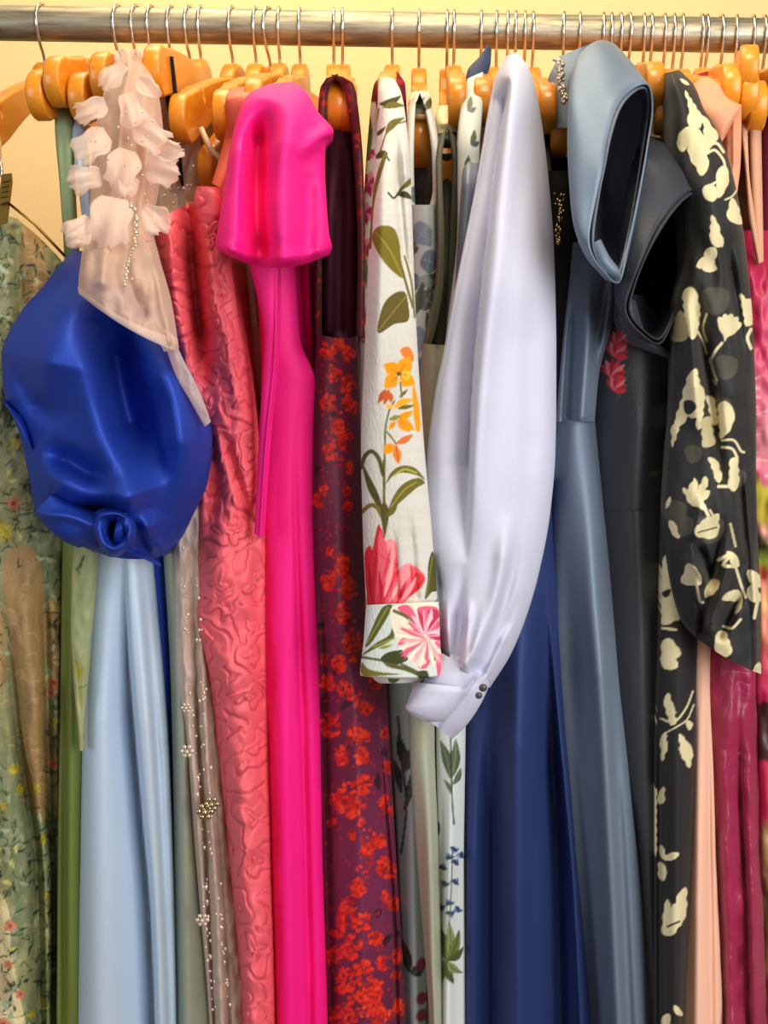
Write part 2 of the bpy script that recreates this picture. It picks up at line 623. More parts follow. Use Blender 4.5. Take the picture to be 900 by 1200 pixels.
# hangers --------------------------------------------------------------
def wood_mat():
    m, nt, b = _mat('varnished_beech')
    L = nt.links.new
    tc = N(nt, 'ShaderNodeTexCoord')
    oi = N(nt, 'ShaderNodeObjectInfo')
    mp = N(nt, 'ShaderNodeMapping'); mp.inputs['Scale'].default_value = (60, 5, 60)
    n1 = N(nt, 'ShaderNodeTexNoise', Scale=3.0, Detail=5.0)
    L(tc.outputs['Object'], mp.inputs[0]); L(mp.outputs[0], n1.inputs['Vector'])
    mx = N(nt, 'ShaderNodeMix', data_type='RGBA')
    mx.inputs[6].default_value = _rgb((236, 158, 34)); mx.inputs[7].default_value = _rgb((206, 118, 18))
    L(n1.outputs['Fac'], mx.inputs[0])
    hs = N(nt, 'ShaderNodeHueSaturation')
    mr = N(nt, 'ShaderNodeMapRange'); mr.inputs[3].default_value = .82; mr.inputs[4].default_value = 1.12
    L(oi.outputs['Random'], mr.inputs[0]); L(mr.outputs[0], hs.inputs['Value']); L(mx.outputs[2], hs.inputs['Color'])
    L(hs.outputs[0], b.inputs['Base Color'])
    b.inputs['Roughness'].default_value = .38
    b.inputs['Coat Weight'].default_value = .3; b.inputs['Coat Roughness'].default_value = .12
    return m


M_WOOD = wood_mat()
NECK = -.045      # wood top below the rail axis


def hanger_body_mesh():
    """flat contoured board in the local Y-Z plane: sloping arms, big rounded ends, hooked strap notches"""
    ctr = lambda s_: NECK - .024 - .056 * (abs(s_) / .21) ** 1.5
    top, bot = [], []
    for s_ in np.linspace(0, .188, 48):
        h = .0175 + .005 * (s_ / .2) ** 2
        t = ctr(s_) + h
        if s_ < .034:
            t += .016 * (1 - (s_ / .034) ** 2) ** .8 if s_ > .009 else .0145
        bt = ctr(s_) - h
        if s_ < .13:
            bt += .012 * math.cos(s_ / .13 * math.pi / 2)
        top.append((s_, t)); bot.append((s_, bt))
    # strap notch: narrow slot leaning towards the neck
    ni = [i_ for i_, p in enumerate(top) if .146 < p[0] < .158]
    zt = top[ni[0]][1]
    notch = [(.1475, zt), (.1440, zt - .006), (.1415, zt - .0125), (.1440, zt - .0145), (.1490, zt - .0085), (.1545, zt - .0005)]
    top = top[:ni[0]] + notch + top[ni[-1] + 1:]
    c0 = ctr(.188); h0 = .0175 + .005 * (.188 / .2) ** 2
    end = [(.188 + .024 * math.cos(a_), c0 + h0 * math.sin(a_)) for a_ in np.linspace(math.pi / 2, -math.pi / 2, 17)[1:-1]]
    half = top + end + bot[::-1]
    left = [(-x, z) for x, z in half[::-1]]
    P2 = np.array(half[:-1] + left[:-1])
    # tidy duplicates
    keep = [0] + [i_ for i_ in range(1, len(P2)) if np.hypot(*(P2[i_] - P2[i_ - 1])) > 1e-5]
    P2 = P2[keep]
    n = len(P2)
    e = np.roll(P2, -1, 0) - np.roll(P2, 1, 0)
    nr_ = np.stack([-e[:, 1], e[:, 0]], -1); nr_ /= np.linalg.norm(nr_, axis=1)[:, None] + 1e-9
    ar = .5 * np.sum(P2[:, 0] * np.roll(P2[:, 1], -1) - np.roll(P2[:, 0], -1) * P2[:, 1])
    if ar < 0:
        nr_ = -nr_          # nr_ points inwards
    prof = [(-.0078, .0026), (-.0072, .0010), (-.0056, 0.0), (.0056, 0.0), (.0072, .0010), (.0078, .0026)]
    V = []
    for x, ins in prof:
        Q = P2 + nr_ * ins
        V += [(x, float(a_), float(b_)) for a_, b_ in Q]
    F = []
    for k in range(len(prof) - 1):
        for i_ in range(n):
            F.append((k * n + i_, k * n + (i_ + 1) % n, (k + 1) * n + (i_ + 1) % n, (k + 1) * n + i_))
    F.append(tuple(range(n - 1, -1, -1))); F.append(tuple((len(prof) - 1) * n + i_ for i_ in range(n)))
    if ar > 0:
        F = [f_[::-1] for f_ in F]
    return V, F


def hook_mesh():
    R = RAIL_R + .0022
    p = [(0, R * math.cos(math.radians(180 - a)), R * math.sin(math.radians(a))) for a in np.linspace(-25, 200, 30)]
    # p[0] is front-low (y<0), goes over the top to the back
    p = p[::-1]
    lowf = p[-1]
    tail = crom([lowf, (0, -.0125, -.0205), (0, -.004, -.032), (0, 0, NECK - .004)], 6)[1:]
    path = np.vstack([np.array(p), tail])
    return tube_mesh(path, .00165, 8)


_hb = hanger_body_mesh(); _hk = hook_mesh()
ME_BODY = bpy.data.meshes.new('hanger_body'); ME_BODY.from_pydata(_hb[0], [], _hb[1]); ME_BODY.materials.append(M_WOOD)
ME_HOOK = bpy.data.meshes.new('hanger_hook'); ME_HOOK.from_pydata([tuple(map(float, a)) for a in _hk[0]], [], _hk[1]); ME_HOOK.materials.append(M_WIRE)
for me in (ME_BODY, ME_HOOK):
    me.polygons.foreach_set('use_smooth', np.array([len(p_.vertices) == 4 for p_ in me.polygons])); me.update()

ORD = ['first', 'second', 'third', 'fourth', 'fifth', 'sixth', 'seventh', 'eighth', 'ninth', 'tenth', 'eleventh', 'twelfth']


NEAR = .190


def hanger(hx, label, ex=None, ey=None, group='wooden hangers on the steel rail'):
    """hx: pixel of the hook on the rail; ex, ey: pixel of the near end's middle"""
    x = at(hx, 34, 0)[0]
    base = rail_pt(x)
    yaw, tilt = 0.0, 0.0
    if ex is not None:
        zc = NECK - .024 - .056 * (NEAR / .21) ** 1.5

        def end(yw, t):
            y_, z_ = -NEAR * math.cos(t) - zc * math.sin(t), -NEAR * math.sin(t) + zc * math.cos(t)
            return proj(base + np.array([-y_ * math.sin(yw), y_ * math.cos(yw), z_]))
        for it in range(3):
            yaw = min(np.radians(np.linspace(-70, 70, 561)), key=lambda a_: abs(end(a_, tilt)[0] - ex))
            if ey is not None:
                tilt = min(np.radians(np.linspace(-20, 20, 161)), key=lambda t_: abs(end(yaw, t_)[1] - ey))
    o = thing('wooden_hanger', label, 'hanger', base, group, yaw)
    b = bpy.data.objects.new('shoulder_bar', ME_BODY); COL.objects.link(b); b.parent = o
    b.rotation_euler = (tilt, 0, 0)
    h = bpy.data.objects.new('hook', ME_HOOK); COL.objects.link(h); h.parent = o
    h.rotation_euler = (tilt * .35, 0, 0)
    return o


HANGERS = [
    (51, -28, 165, 'honey wooden hanger slanting out of the photo above the green brocade dress'),
    (140, 51, 112, 'honey wooden hanger holding the sage green strap dress'),
    (161, 70, 97, 'honey wooden hanger holding the pale blue strap dress'),
    (179, 99, 116, 'honey wooden hanger end directly beside the frilled blush organza top'),
    (202, 124, 92, 'honey wooden hanger whose end peeps from behind the frilled blush top'),
    (223, 150, 140, 'wooden hanger inside the blush dress, sixth hook on the rail'),
    (236, 184, 84, 'honey wooden hanger turned broadside with a black strap in its notch'),
    (273, 215, 140, 'honey wooden hanger with a notched end just below the broadside one'),
    (300, 263, 136, 'honey wooden hanger carrying the small coral satin strap'),
    (316, 250, 198, 'reddish wooden hanger end low above the coral jacquard dress'),
    (328, 300, 122, 'wooden hanger behind the top of the hot pink puff sleeve'),
    (352, 330, 128, 'wooden hanger inside the hot pink satin dress'),
    (391, 393, 126, 'honey wooden hanger under the burgundy and red floral strap'),
    (401, 408, 128, 'wooden hanger with a tall pale neck just past the burgundy dress'),
    (460, 454, 118, 'wooden hanger inside the long linen floral sleeve'),
    (491, 493, 168, 'honey wooden hanger hanging low inside the blue grey floral top'),
    (524, 524, 207, 'slim wooden hanger hanging low inside the sage satin straps'),
    (532, 536, 120, 'wooden hanger just behind the sage satin strap dress'),
    (564, 566, 122, 'honey wooden hanger whose end shows against the lilac satin sleeve'),
    (582, 582, 130, 'wooden hanger with a blue fabric tip hidden by the lilac sleeve'),
    (595, 598, 110, 'wooden hanger inside the lilac satin sleeve'),
    (604, 610, 130, 'wooden hanger behind the lilac sleeve, second hook past it'),
    (615, 622, 130, 'wooden hanger behind the lilac sleeve, third hook past it'),
    (624, 640, 128, 'wooden hanger with its pale neck showing right of the lilac sleeve'),
    (661, 655, 156, 'honey wooden hanger end between lilac sleeve and slate dress'),
    (679, 690, 130, 'wooden hanger inside the slate blue satin sleeve'),
    (707, 716, 120, 'wooden hanger behind the slate sleeve, first hook past its top'),
    (716, 730, 128, 'wooden hanger with its neck showing behind the slate sleeve'),
    (726, 764, 104, 'big honey wooden hanger end beside the black and cream floral shoulder'),
    (736, 778, 172, 'honey wooden hanger end just above the charcoal ruffled sleeve'),
    (754, 775, 130, 'wooden hanger behind the charcoal sleeve'),
    (762, 798, 118, 'wooden hanger inside the black and cream floral chiffon dress'),
    (778, 806, 122, 'wooden hanger behind the black floral shoulder, next along the rail'),
    (789, 816, 122, 'wooden hanger under the dark red shoulder near the peach strap'),
    (799, 832, 124, 'wooden hanger inside the peach chiffon strap'),
    (822, 854, 106, 'honey wooden hanger end beside the peach chiffon strap'),
    (827, 874, 112, 'honey wooden hanger end second past the peach strap'),
    (845, 885, 126, 'wooden hanger end low by the magenta dress at the rail end'),
    (863, 876, 84, 'big honey wooden hanger end high by the rail end'),
    (882, 915, 110, 'wooden hanger second to last on the rail'),
    (895, 935, 112, 'last wooden hanger on the rail at the photo edge'),
]
for hx, ex, ey, lab in HANGERS:
    hanger(hx, lab, ex, ey)
# ------------------------------------------------------------------ garments, from the near end of the rail's left
def dress(label, hx, name='evening_dress', cat='dress', group='dresses hanging on the rail', y=-.05, hem=HEM):
    p = at(hx, 34, 0)
    b = at(450, hem, -.1)
    return thing(name, label, cat, (p[0], y, b[2]), group)


# 1 green brocade ------------------------------------------------------
def draw_brocade(P):
    R = np.random.RandomState(3)
    n = vnoise(P.x / 26 + 5, P.y / 60, 4) + .6 * vnoise(P.x / 9, P.y / 18, 5)
    i = np.arange(len(P.x))
    P.mix(i, (142, 142, 98), np.clip(n * .8 + .35, 0, 1))
    P.mix(i, (150, 152, 118), np.clip(vnoise(P.x / 5, P.y / 7, 8) * 1.2 - .2, 0, .7))
    # plain gold panels
    for pl in ([(4, 655), (46, 655), (54, 820), (58, 900), (52, 960), (34, 940), (24, 850), (12, 760)],
               [(56, 705), (80, 700), (82, 780), (66, 790), (54, 760)],
               [(26, 270), (52, 285), (54, 420), (42, 440), (26, 380)],
               [(-20, 700), (3, 720), (6, 800), (-20, 820)]):
        P.poly(pl, (158, 128, 82)); 
        xs_ = [p[0] for p in pl]; ys_ = [p[1] for p in pl]
        for k in range(26):
            x, y = R.uniform(min(xs_) + 3, max(xs_) - 3), R.uniform(min(ys_) + 6, max(ys_) - 6)
            P.line([(x - 6, y), (x, y + R.uniform(-7, 2)), (x + 6, y + R.uniform(-3, 6))], 1.6, (184, 158, 112), .7)
            P.line([(x - 5, y + 6), (x + 3, y + 9)], 1.2, (126, 96, 56), .6)
    # pale bottom corner
    P.poly([(-40, 1040), (6, 1055), (14, 1120), (26, 1180), (36, 1260), (-40, 1280)], (206, 190, 146))
    # dark green sprigs
    for k in range(1000):
        x, y = R.uniform(-75, 84), R.uniform(270, 1230)
        if 2 < x < 54 and 655 < y < 930 and R.rand() < .9:
            continue
        c = [(44, 62, 40), (38, 56, 48), (62, 82, 46), (52, 74, 62)][R.randint(4)]
        a = R.uniform(0, 6.28); l = R.uniform(6, 17)
        x1, y1 = x + l * math.cos(a), y + l * math.sin(a)
        if R.rand() < .5:
            P.leaf(x, y, x1, y1, R.uniform(2.2, 4.2), c, R.uniform(-4, 4))
        else:
            P.line([(x, y), ((x + x1) / 2 + R.uniform(-6, 6), (y + y1) / 2 + R.uniform(-6, 6)), (x1, y1)], R.uniform(1.0, 1.8), c)
    for k in range(120):
        x, y = R.uniform(-20, 80), R.uniform(300, 1220)
        if 2 < x < 54 and 655 < y < 930:
            continue
        a = R.uniform(0, 6.28)
        P.leaf(x, y, x + 12 * math.cos(a), y + 12 * math.sin(a), 5, [(172, 176, 132), (150, 168, 140), (186, 182, 110)][R.randint(3)], 2)
    for (x, y, s) in ((4, 622, 20), (18, 902, 14), (24, 924, 12), (42, 925, 11), (50, 985, 12), (3, 945, 9), (38, 1190, 10), (50, 1175, 9), (62, 848, 8), (58, 500, 10), (16, 520, 11), (54, 1050, 8)):
        for k in range(4):
            a = R.uniform(0, 6.28)
            P.leaf(x - s * .4 * math.cos(a), y - s * .5 * math.sin(a), x + s * .7 * math.cos(a), y + s * .8 * math.sin(a), s * .5, [(176, 160, 44), (160, 146, 48), (190, 176, 70)][k % 3], R.uniform(-3, 3), (116, 108, 40))
    for (x, y, s) in ((16, 590, 8), (63, 800, 8), (60, 812, 6), (12, 1085, 7), (24, 1165, 6), (4, 1200, 8), (10, 1130, 5), (64, 895, 7)):
        for k in range(5):
            P.ell(x + s * .6 * math.cos(k * 1.26), y + s * .6 * math.sin(k * 1.26), s * .5, s * .42, k, (188, 120, 92))
        P.ell(x, y, s * .3, s * .3, 0, (150, 60, 44))


M_BROC = fabric('floral_brocade', printed=True, rough=.55, spec=.35, weave=.25, wscale=420, crumple=.25, cscale=70)
g = dress('green and gold floral brocade dress at the rail end, beside the blue puff sleeve', -6)
cloth(g, 'gown', M_BROC, [q(-75, 232, 20, 256), q(-75, 260, 52, 284), q(-75, 300, 78, 318), r(400, -75, 84), r(600, -75, 80), r(800, -75, 75), r(1000, -75, 70), r(HEM, -75, 66)],
      Y=-.25, hook=-10, step=1.6, draw=draw_brocade, base=(114, 124, 88), noise=.006, nscale=22,
      folds=[(-.03, 7, [(-2, 690), (12, 780), (24, 880), (36, 960), (44, 1060), (50, HEM)]),
             (-.03, 6, [(50, 640), (54, 780), (58, 940), (66, 1100), (66, HEM)]),
             (.014, 14, [(26, 650), (38, 800), (48, 950)]), (.012, 22, [(-10, 850), (6, 1000), (20, HEM)]), (-.012, 8, [(20, 270), (24, 400), (8, 520)]),
             (.012, 12, [(44, 300), (50, 500)])])
# wire clip hanger that carries it
ch = thing('clip_hanger', 'brass clip and wire hanger gripping the green brocade dress shoulder', 'hanger', at(-6, 34, 0))
M_BRASS = plain('aged_brass', (150, 122, 62), .35, 1.0)


def prism(pts, y0, y1):
    a = [at(x, y, y0) for x, y in pts]; b = [at(x, y, y1) for x, y in pts]
    n = len(pts)
    return np.array(a + b), [tuple(range(n)), tuple(range(2 * n - 1, n - 1, -1))] + [(i, n + i, n + (i + 1) % n, (i + 1) % n) for i in range(n)]


mm = [prism([(2, 204), (14, 203), (15, 214), (9, 262), (-2, 264), (-4, 250)], -.262, -.254), prism([(3, 206), (13, 205), (8, 236), (-1, 240)], -.268, -.262)]
mm += [tube_mesh([at(x - 5, y + 1, -.269), at(x + 4, y - 1, -.269)], .0009, 6) for x, y in ((8, 212), (7, 218), (6, 224), (5, 230))]
v, f = join(mm)
part(ch, 'clip', v, f, M_BRASS, smooth=False)
v, f = tube_mesh([at(10, 238, -.262), at(40, 262, -.262), at(76, 300, -.262)], .0012, 8)
part(ch, 'wire_bar', v, f, M_BRASS)
v, f = tube_mesh(np.vstack([crom([at(-14, 24, .018), at(-8, 14, 0), at(-8, 34, -.021), at(-6, 60, -.002), at(-4, 110, -.02), at(2, 206, -.258)], 6)]), .0014, 8)
part(ch, 'hook_wire', v, f, M_WIRE)

# 2 sage green satin ---------------------------------------------------
M_SAGE = satin('sage_satin', (112, 128, 62), .4)
M_SAGE2 = satin('sage_strap_satin', (150, 172, 134), .36)
g = dress('sage green satin dress with a thin shoulder strap, mostly behind the blue sleeve', 140)
cloth(g, 'strap', M_SAGE2, [r(112, 66, 84, -.17), r(140, 64, 85, -.19), r(220, 70, 88, -.2), r(320, 76, 94, -.2), r(460, 78, 106)], Y=-.2, T=.012, step=2.5,
      folds=[(-.004, 2, [(72, 130), (80, 320)])])
cloth(g, 'skirt', M_SAGE, [r(440, 80, 120), r(560, 74, 116), r(640, 73, 108), r(900, 69, 104), r(1200, 66, 102), r(HEM, 65, 102)], Y=-.245, hook=140, step=3,
      folds=[(.008, 6, [(84, 640), (80, 1200)]), (-.01, 4, [(76, 640), (72, HEM)])])
M_ORG = fabric('pale_green_organza', printed=True, rough=.5, alpha=.66, weave=.1)


def draw_organza(P):
    P.leaf(90, 800, 88, 772, 9, (176, 178, 60), 3, (120, 128, 40)); P.line([(84, 800), (92, 806), (104, 802)], 1.6, (110, 120, 40))
    P.line([(90, 668), (95, 660), (98, 652)], 3, (70, 92, 70)); P.line([(93, 672), (97, 655)], 1.6, (60, 84, 60))
    P.line([(86, 640), (83, 720), (90, 800), (95, 860)], 1.6, (214, 206, 120))
    P.leaf(101, 760, 108, 740, 6, (150, 170, 150), 1)


cloth(g, 'organza_overlay', M_ORG, [r(600, 90, 118), r(680, 84, 113), r(740, 83, 108), r(800, 86, 103), r(850, 91, 98), r(880, 93, 97)], Y=-.272, T=.012, step=1.5,
      draw=draw_organza, base=(168, 178, 128), noise=.004, nscale=14)

# 3 pale blue satin ----------------------------------------------------
M_LBLUE = satin('pale_blue_satin', (186, 207, 229), .42)
g = dress('pale blue satin dress with long smooth skirt folds below the royal blue sleeve', 161)
cloth(g, 'strap', M_LBLUE, [r(128, 84, 96, -.17), r(150, 84, 100, -.19), r(220, 92, 106), r(300, 100, 112), r(460, 105, 122)], Y=-.215, T=.012, step=2.5,
      folds=[(-.004, 2, [(93, 150), (104, 300)])])
cloth(g, 'skirt', M_LBLUE, [r(440, 100, 160), r(560, 104, 166), r(640, 101, 176), r(700, 99, 182), r(900, 92, 198), r(1200, 88, 207), r(HEM, 86, 210)],
      Y=-.26, hook=161, step=2.5, edge=.035,
      folds=[(.016, 30, [(118, 600), (114, 800), (112, 1000), (110, HEM)]), (-.040, 22, [(142, 600), (150, 780), (164, 950), (176, 1100), (186, HEM)], -1),
             (.010, 14, [(154, 600), (164, 700), (178, 900), (190, 1100), (196, HEM)]),
             (-.012, 5, [(165, 640), (186, 900), (200, 1200), (204, HEM)])])

# 4 royal blue puff sleeve --------------------------------------------
M_ROYAL = satin('royal_blue_satin', (32, 66, 172), .44, metal=.42)
g = dress('royal blue satin dress with a huge glossy gathered puff sleeve', 179)
cloth(g, 'gown', M_ROYAL, [r(400, 150, 190), r(560, 160, 192), r(660, 170, 196), r(900, 182, 203), r(HEM, 188, 207)], Y=-.215, hook=179, step=3)
sl4 = cloth(g, 'puff_sleeve', M_ROYAL,
      [q(86, 292, 150, 318, -.27), q(60, 322, 172, 344, -.29), q(22, 370, 194, 376, -.32), q(2, 415, 214, 418, -.335), q(4, 455, 234, 462, -.34), q(24, 512, 248, 516, -.34),
       q(34, 560, 243, 565, -.335), q(44, 603, 226, 604, -.325, 6), q(70, 630, 212, 632, -.31, 10), q(104, 644, 196, 650, -.30, 8)],
      Y=-.33, T=.13, step=2.0, edge=.07, noise=.004, nscale=60,
      folds=[(.030, 34, [(100, 330), (66, 410), (52, 480)]), (-.068, 24, [(124, 350), (136, 430), (152, 500), (176, 572)]),
             (.026, 24, [(104, 380), (112, 460), (140, 540), (168, 600)], 0, (.2, .1)), (.026, 24, [(172, 370), (200, 450), (206, 530), (190, 600)]),
             (-.022, 16, [(170, 430), (190, 520), (196, 590)]), (.024, 20, [(36, 520), (70, 560), (112, 576), (150, 592), (170, 640)], 0, (.3, .1)),
             (-.028, 14, [(50, 522), (96, 552), (136, 572)]), (-.03, 10, [(66, 622), (94, 603), (122, 597), (150, 604)], 0, (.2, .2)), (-.012, 12, [(12, 420), (40, 470), (70, 500)]),
             (.014, 10, [(170, 600), (176, 630), (190, 645)]), (-.02, 8, [(156, 606), (166, 636), (178, 652)])])
# loose tails of the sleeve and the twisted cuff
cloth(sl4, 'sleeve_fold', M_ROYAL, [q(3, 470, 30, 492, -.30), q(10, 480, 34, 512, -.31), q(22, 500, 40, 530, -.31)], T=.03, step=2)
cloth(sl4, 'sleeve_fold', M_ROYAL, [q(40, 600, 60, 580, -.335), q(52, 614, 92, 596, -.345), q(74, 634, 120, 606, -.345), q(92, 642, 132, 630, -.33)], T=.03, step=2,
      folds=[(.008, 5, [(44, 602), (84, 606), (116, 620)])])
ringpts = [(118, 606), (128, 601), (142, 602), (151, 612), (152, 628), (144, 641), (132, 646), (121, 636), (116, 620)]
mid = (134, 624)
loft(sl4, 'gathered_cuff', M_ROYAL, [[(mid[0] + (x - mid[0]) * 1.45, mid[1] + (y - mid[1]) * 1.25, -.325) for x, y in ringpts],
                                   [(x, y, -.362) for x, y in ringpts],
                                   [(mid[0] + (x - mid[0]) * .62, mid[1] + (y - mid[1]) * .7, -.352) for x, y in ringpts],
                                   [(mid[0] + (x - mid[0]) * .3 + 3, mid[1] + (y - mid[1]) * .5, -.315) for x, y in ringpts]], n=40, noise=.006)
cloth(sl4, 'gathered_cuff', M_ROYAL, [q(138, 606, 150, 600, -.352), q(134, 622, 146, 618, -.358), q(132, 636, 148, 642, -.35), q(150, 646, 176, 658, -.335), q(166, 654, 188, 664, -.32)], T=.014, step=1.6)

# 5 blush organza -------------------------------------------------------
M_BLUSH = fabric('blush_organza', (222, 190, 170), rough=.45, alpha=.78, weave=.1, sheen=.3, crumple=.25, cscale=45, trans=.3)
M_BLUSH_D = fabric('blush_tulle', (206, 172, 158), rough=.5, alpha=.62, weave=.2, wscale=500, sheen=.3, crumple=.2, cscale=60, trans=.2)
M_BLUSH_S = fabric('blush_tulle_skirt', (196, 172, 158), rough=.5, alpha=.93, weave=.2, wscale=500, sheen=.3, crumple=.12, cscale=60)
M_PETAL = fabric('organza_petal', (248, 228, 214), rough=.4, alpha=.48, weave=.05, trans=.35)
M_CRYSTAL = plain('crystal_beads', (204, 186, 166), .08, 0.35, .9, .6)
M_SILVER = plain('silver_setting', (190, 176, 140), .22, 1.0)
g = dress('blush organza dress with ruffled petals, beads and a sheer flared sleeve', 202)
sl5 = cloth(g, 'sleeve', M_BLUSH, [q(142, 56, 162, 66, -.24), q(128, 88, 178, 90, -.27), q(116, 130, 186, 126, -.29), q(108, 180, 190, 176, -.30), q(106, 220, 182, 226, -.31), q(104, 256, 176, 262, -.33),
                             q(96, 296, 184, 300, -.36), q(92, 330, 198, 350, -.375), q(92, 342, 208, 410, -.38, 6)],
      T=.06, step=2.2, edge=.04, noise=.008, nscale=20,
      folds=[(.012, 8, [(150, 70), (140, 160), (128, 250), (120, 330)]), (-.012, 7, [(160, 110), (156, 220), (150, 320), (168, 370)]), (.01, 7, [(172, 260), (186, 330), (200, 400)])])
cloth(sl5, 'sleeve_hem', M_PETAL, [q(91, 336, 205, 396, -.384, 8), q(92, 344, 208, 412, -.384, 7)], T=.004, step=2)
cloth(sl5, 'sleeve_hem', M_PETAL, [q(176, 372, 206, 396, -.37), q(186, 400, 208, 404, -.365), q(192, 412, 204, 410, -.36)], T=.02, step=2)
cloth(g, 'beaded_sleeve', M_BLUSH_D, [r(74, 160, 190, -.13), r(100, 170, 215, -.14), r(150, 178, 232, -.15), r(230, 182, 236, -.16), r(320, 188, 236, -.17), r(420, 190, 236)], Y=-.17, T=.05, step=2.5,
      noise=.008, nscale=18)
cloth(g, 'lace_edge', M_PETAL, [q(188, 392, 200, 388, -.35), q(196, 412, 214, 420, -.345), q(206, 440, 228, 446, -.34), q(222, 468, 240, 474, -.335), q(240, 500, 247, 494, -.325)], T=.008, step=2, noise=.004, nscale=8)
R5 = np.random.RandomState(5)


def petal(parent, cx, cy, Y, w, h, rot, mat=M_PETAL):
    """a ragged scrap of organza caught at its top edge"""
    nu, nv = 13, 13
    sd = R5.randint(1000); ph = R5.uniform(0, 6.28); rag = R5.uniform(-.16, .16, nu)
    V = []
    for j in range(nv):
        t = j / (nv - 1)
        hw = w * .5 * (.25 + .75 * math.sin(math.pi * min(1, .08 + t * .62)) ** .7) * (1 + .16 * math.sin(t * 7 + ph))
        for i in range(nu):
            s_ = i / (nu - 1) * 2 - 1
            x, y = s_ * hw + .5 * math.sin(t * 9 + ph + i), t * h * (1 + rag[i] * .6 - .14 * s_ * s_)
            c, sn = math.cos(rot), math.sin(rot)
            dY = .010 * math.sin(t * 2.4) + .004 * math.sin(s_ * 3.2 + ph) * t + .002 * math.sin(s_ * 7 + ph * 2) * t
            V.append(at(cx + x * c - y * sn, cy + x * sn + y * c, Y - dY))
    idx = np.arange(nu * nv).reshape(nv, nu)
    F = np.stack([idx[:-1, :-1], idx[:-1, 1:], idx[1:, 1:], idx[1:, :-1]], -1).reshape(-1, 4)
    o = part(parent, 'organza_petal', V, F, mat)
    md = o.modifiers.new('Solidify', 'SOLIDIFY'); md.thickness = .0006


for (x, y, w, h, a) in ((124, 122, 26, 34, 1.2), (148, 110, 28, 38, -.3), (126, 158, 34, 40, 1.0), (160, 146, 32, 40, -.9), (150, 176, 38, 42, .3), (118, 206, 30, 34, 1.4),
                        (172, 196, 32, 34, -1.3), (134, 232, 50, 52, .2), (102, 272, 26, 24, 1.4), (106, 258, 30, 34, .8), (168, 244, 30, 34, -.8), (146, 76, 22, 34, .8),
                        (146, 74, 14, 16, 2.7), (156, 70, 12, 14, -2.6), (140, 200, 26, 30, -.4), (184, 178, 22, 28, -1.6), (160, 92, 20, 30, -.9)):
    petal(sl5, x, y, -.316 if y < 220 else -.350, w * 1.1, h * 1.1, a)
# crystals
ms = []
for k in range(26):
    t = k / 25
    x = 154 + 6 * math.sin(t * 5) ; y = 238 + 96 * t
    ms.append(ball(at(x + R5.uniform(-2, 2), y, -.353 - .022 * t), R5.uniform(.001, .002), 6, 4))
for k in range(36):
    x, y = R5.uniform(110, 180), R5.uniform(130, 330)
    ms.append(ball(at(x, y, -.335 - .03 * max(0, (y - 220) / 110)), R5.uniform(.0006, .0013), 6, 4))
for k in range(45):
    x, y = R5.uniform(190, 230), R5.uniform(175, 300)
    ms.append(ball(at(x, y, -.175), R5.uniform(.0007, .0015), 6, 4))
v, f = join(ms); o = part(sl5, 'bead_embroidery', v, f, M_CRYSTAL); o['kind'] = 'stuff'
sk5 = cloth(g, 'skirt', M_BLUSH_S, [r(430, 180, 236), r(560, 198, 245), r(640, 204, 238), r(760, 206, 247), r(900, 219, 264), r(1050, 233, 280), r(1200, 246, 294), r(HEM, 255, 302)], Y=-.252, hook=214, step=1.6, noise=.003, nscale=9,
      folds=[(.010, 5, [(212, 600), (216, 800), (234, 1000), (254, HEM)]), (-.014, 3, [(222, 600), (230, 820), (240, 1000), (262, HEM)]), (.010, 5, [(230, 600), (240, 830), (252, 1020), (268, HEM)]),
             (-.010, 3, [(208, 700), (222, 950), (246, HEM)]), (-.01, 2.5, [(238, 660), (248, 900), (264, 1120), (276, HEM)])])
ms = []
for (pth, n_) in (([(215, 640), (220, 760), (230, 900), (240, 1010), (244, 1100), (252, 1190)], 70), ([(232, 690), (238, 820), (244, 960), (258, 1080), (268, 1180)], 60)):
    pc = crom(pth, 20)
    for k in range(n_):
        p_ = pc[R5.randint(len(pc))]
        ms.append(ball(at(p_[0] + R5.normal() * 2.2, p_[1] + R5.uniform(-4, 4), -.272), R5.uniform(.0006, .0016), 6, 4, (1, 1, R5.uniform(1, 2))))
v, f = join(ms); o = part(sk5, 'bead_trim', v, f, M_CRYSTAL); o['kind'] = 'stuff'
for (x, y, s_) in ((219, 881, .006), (240, 952, .0075), (248, 943, .0065), (237, 1079, .006), (218, 830, .0045)):
    c = at(x, y, -.274); ms = [ball(c, s_ * .4, 8, 5)]
    for k in range(6):
        a = k * math.pi / 3
        ms.append(ball(c + np.array([math.cos(a) * s_ * .75, .001, math.sin(a) * s_ * .75]), s_ * .36, 8, 5, (1, .6, 1)))
    v, f = join(ms); part(sk5, 'jewelled_flower', v, f, M_SILVER if x > 238 else M_CRYSTAL)

# 6 grey green satin ----------------------------------------------------
M_GREY = satin('grey_green_satin', (152, 158, 140), .38)
g = dress('grey green satin skirt strip between pale blue skirt and beaded blush tulle', 223)
cloth(g, 'skirt', M_GREY, [r(440, 178, 214), r(560, 184, 218), r(660, 192, 216), r(800, 200, 226), r(1000, 204, 240), r(1200, 206, 252), r(HEM, 206, 258)], Y=-.235, hook=223, step=3,
      folds=[(.014, 10, [(204, 640), (214, 900), (222, HEM)])])

# 7 coral jacquard ------------------------------------------------------
M_CORAL = fabric('coral_jacquard', printed=True, rough=.55, spec=.4, weave=.12)


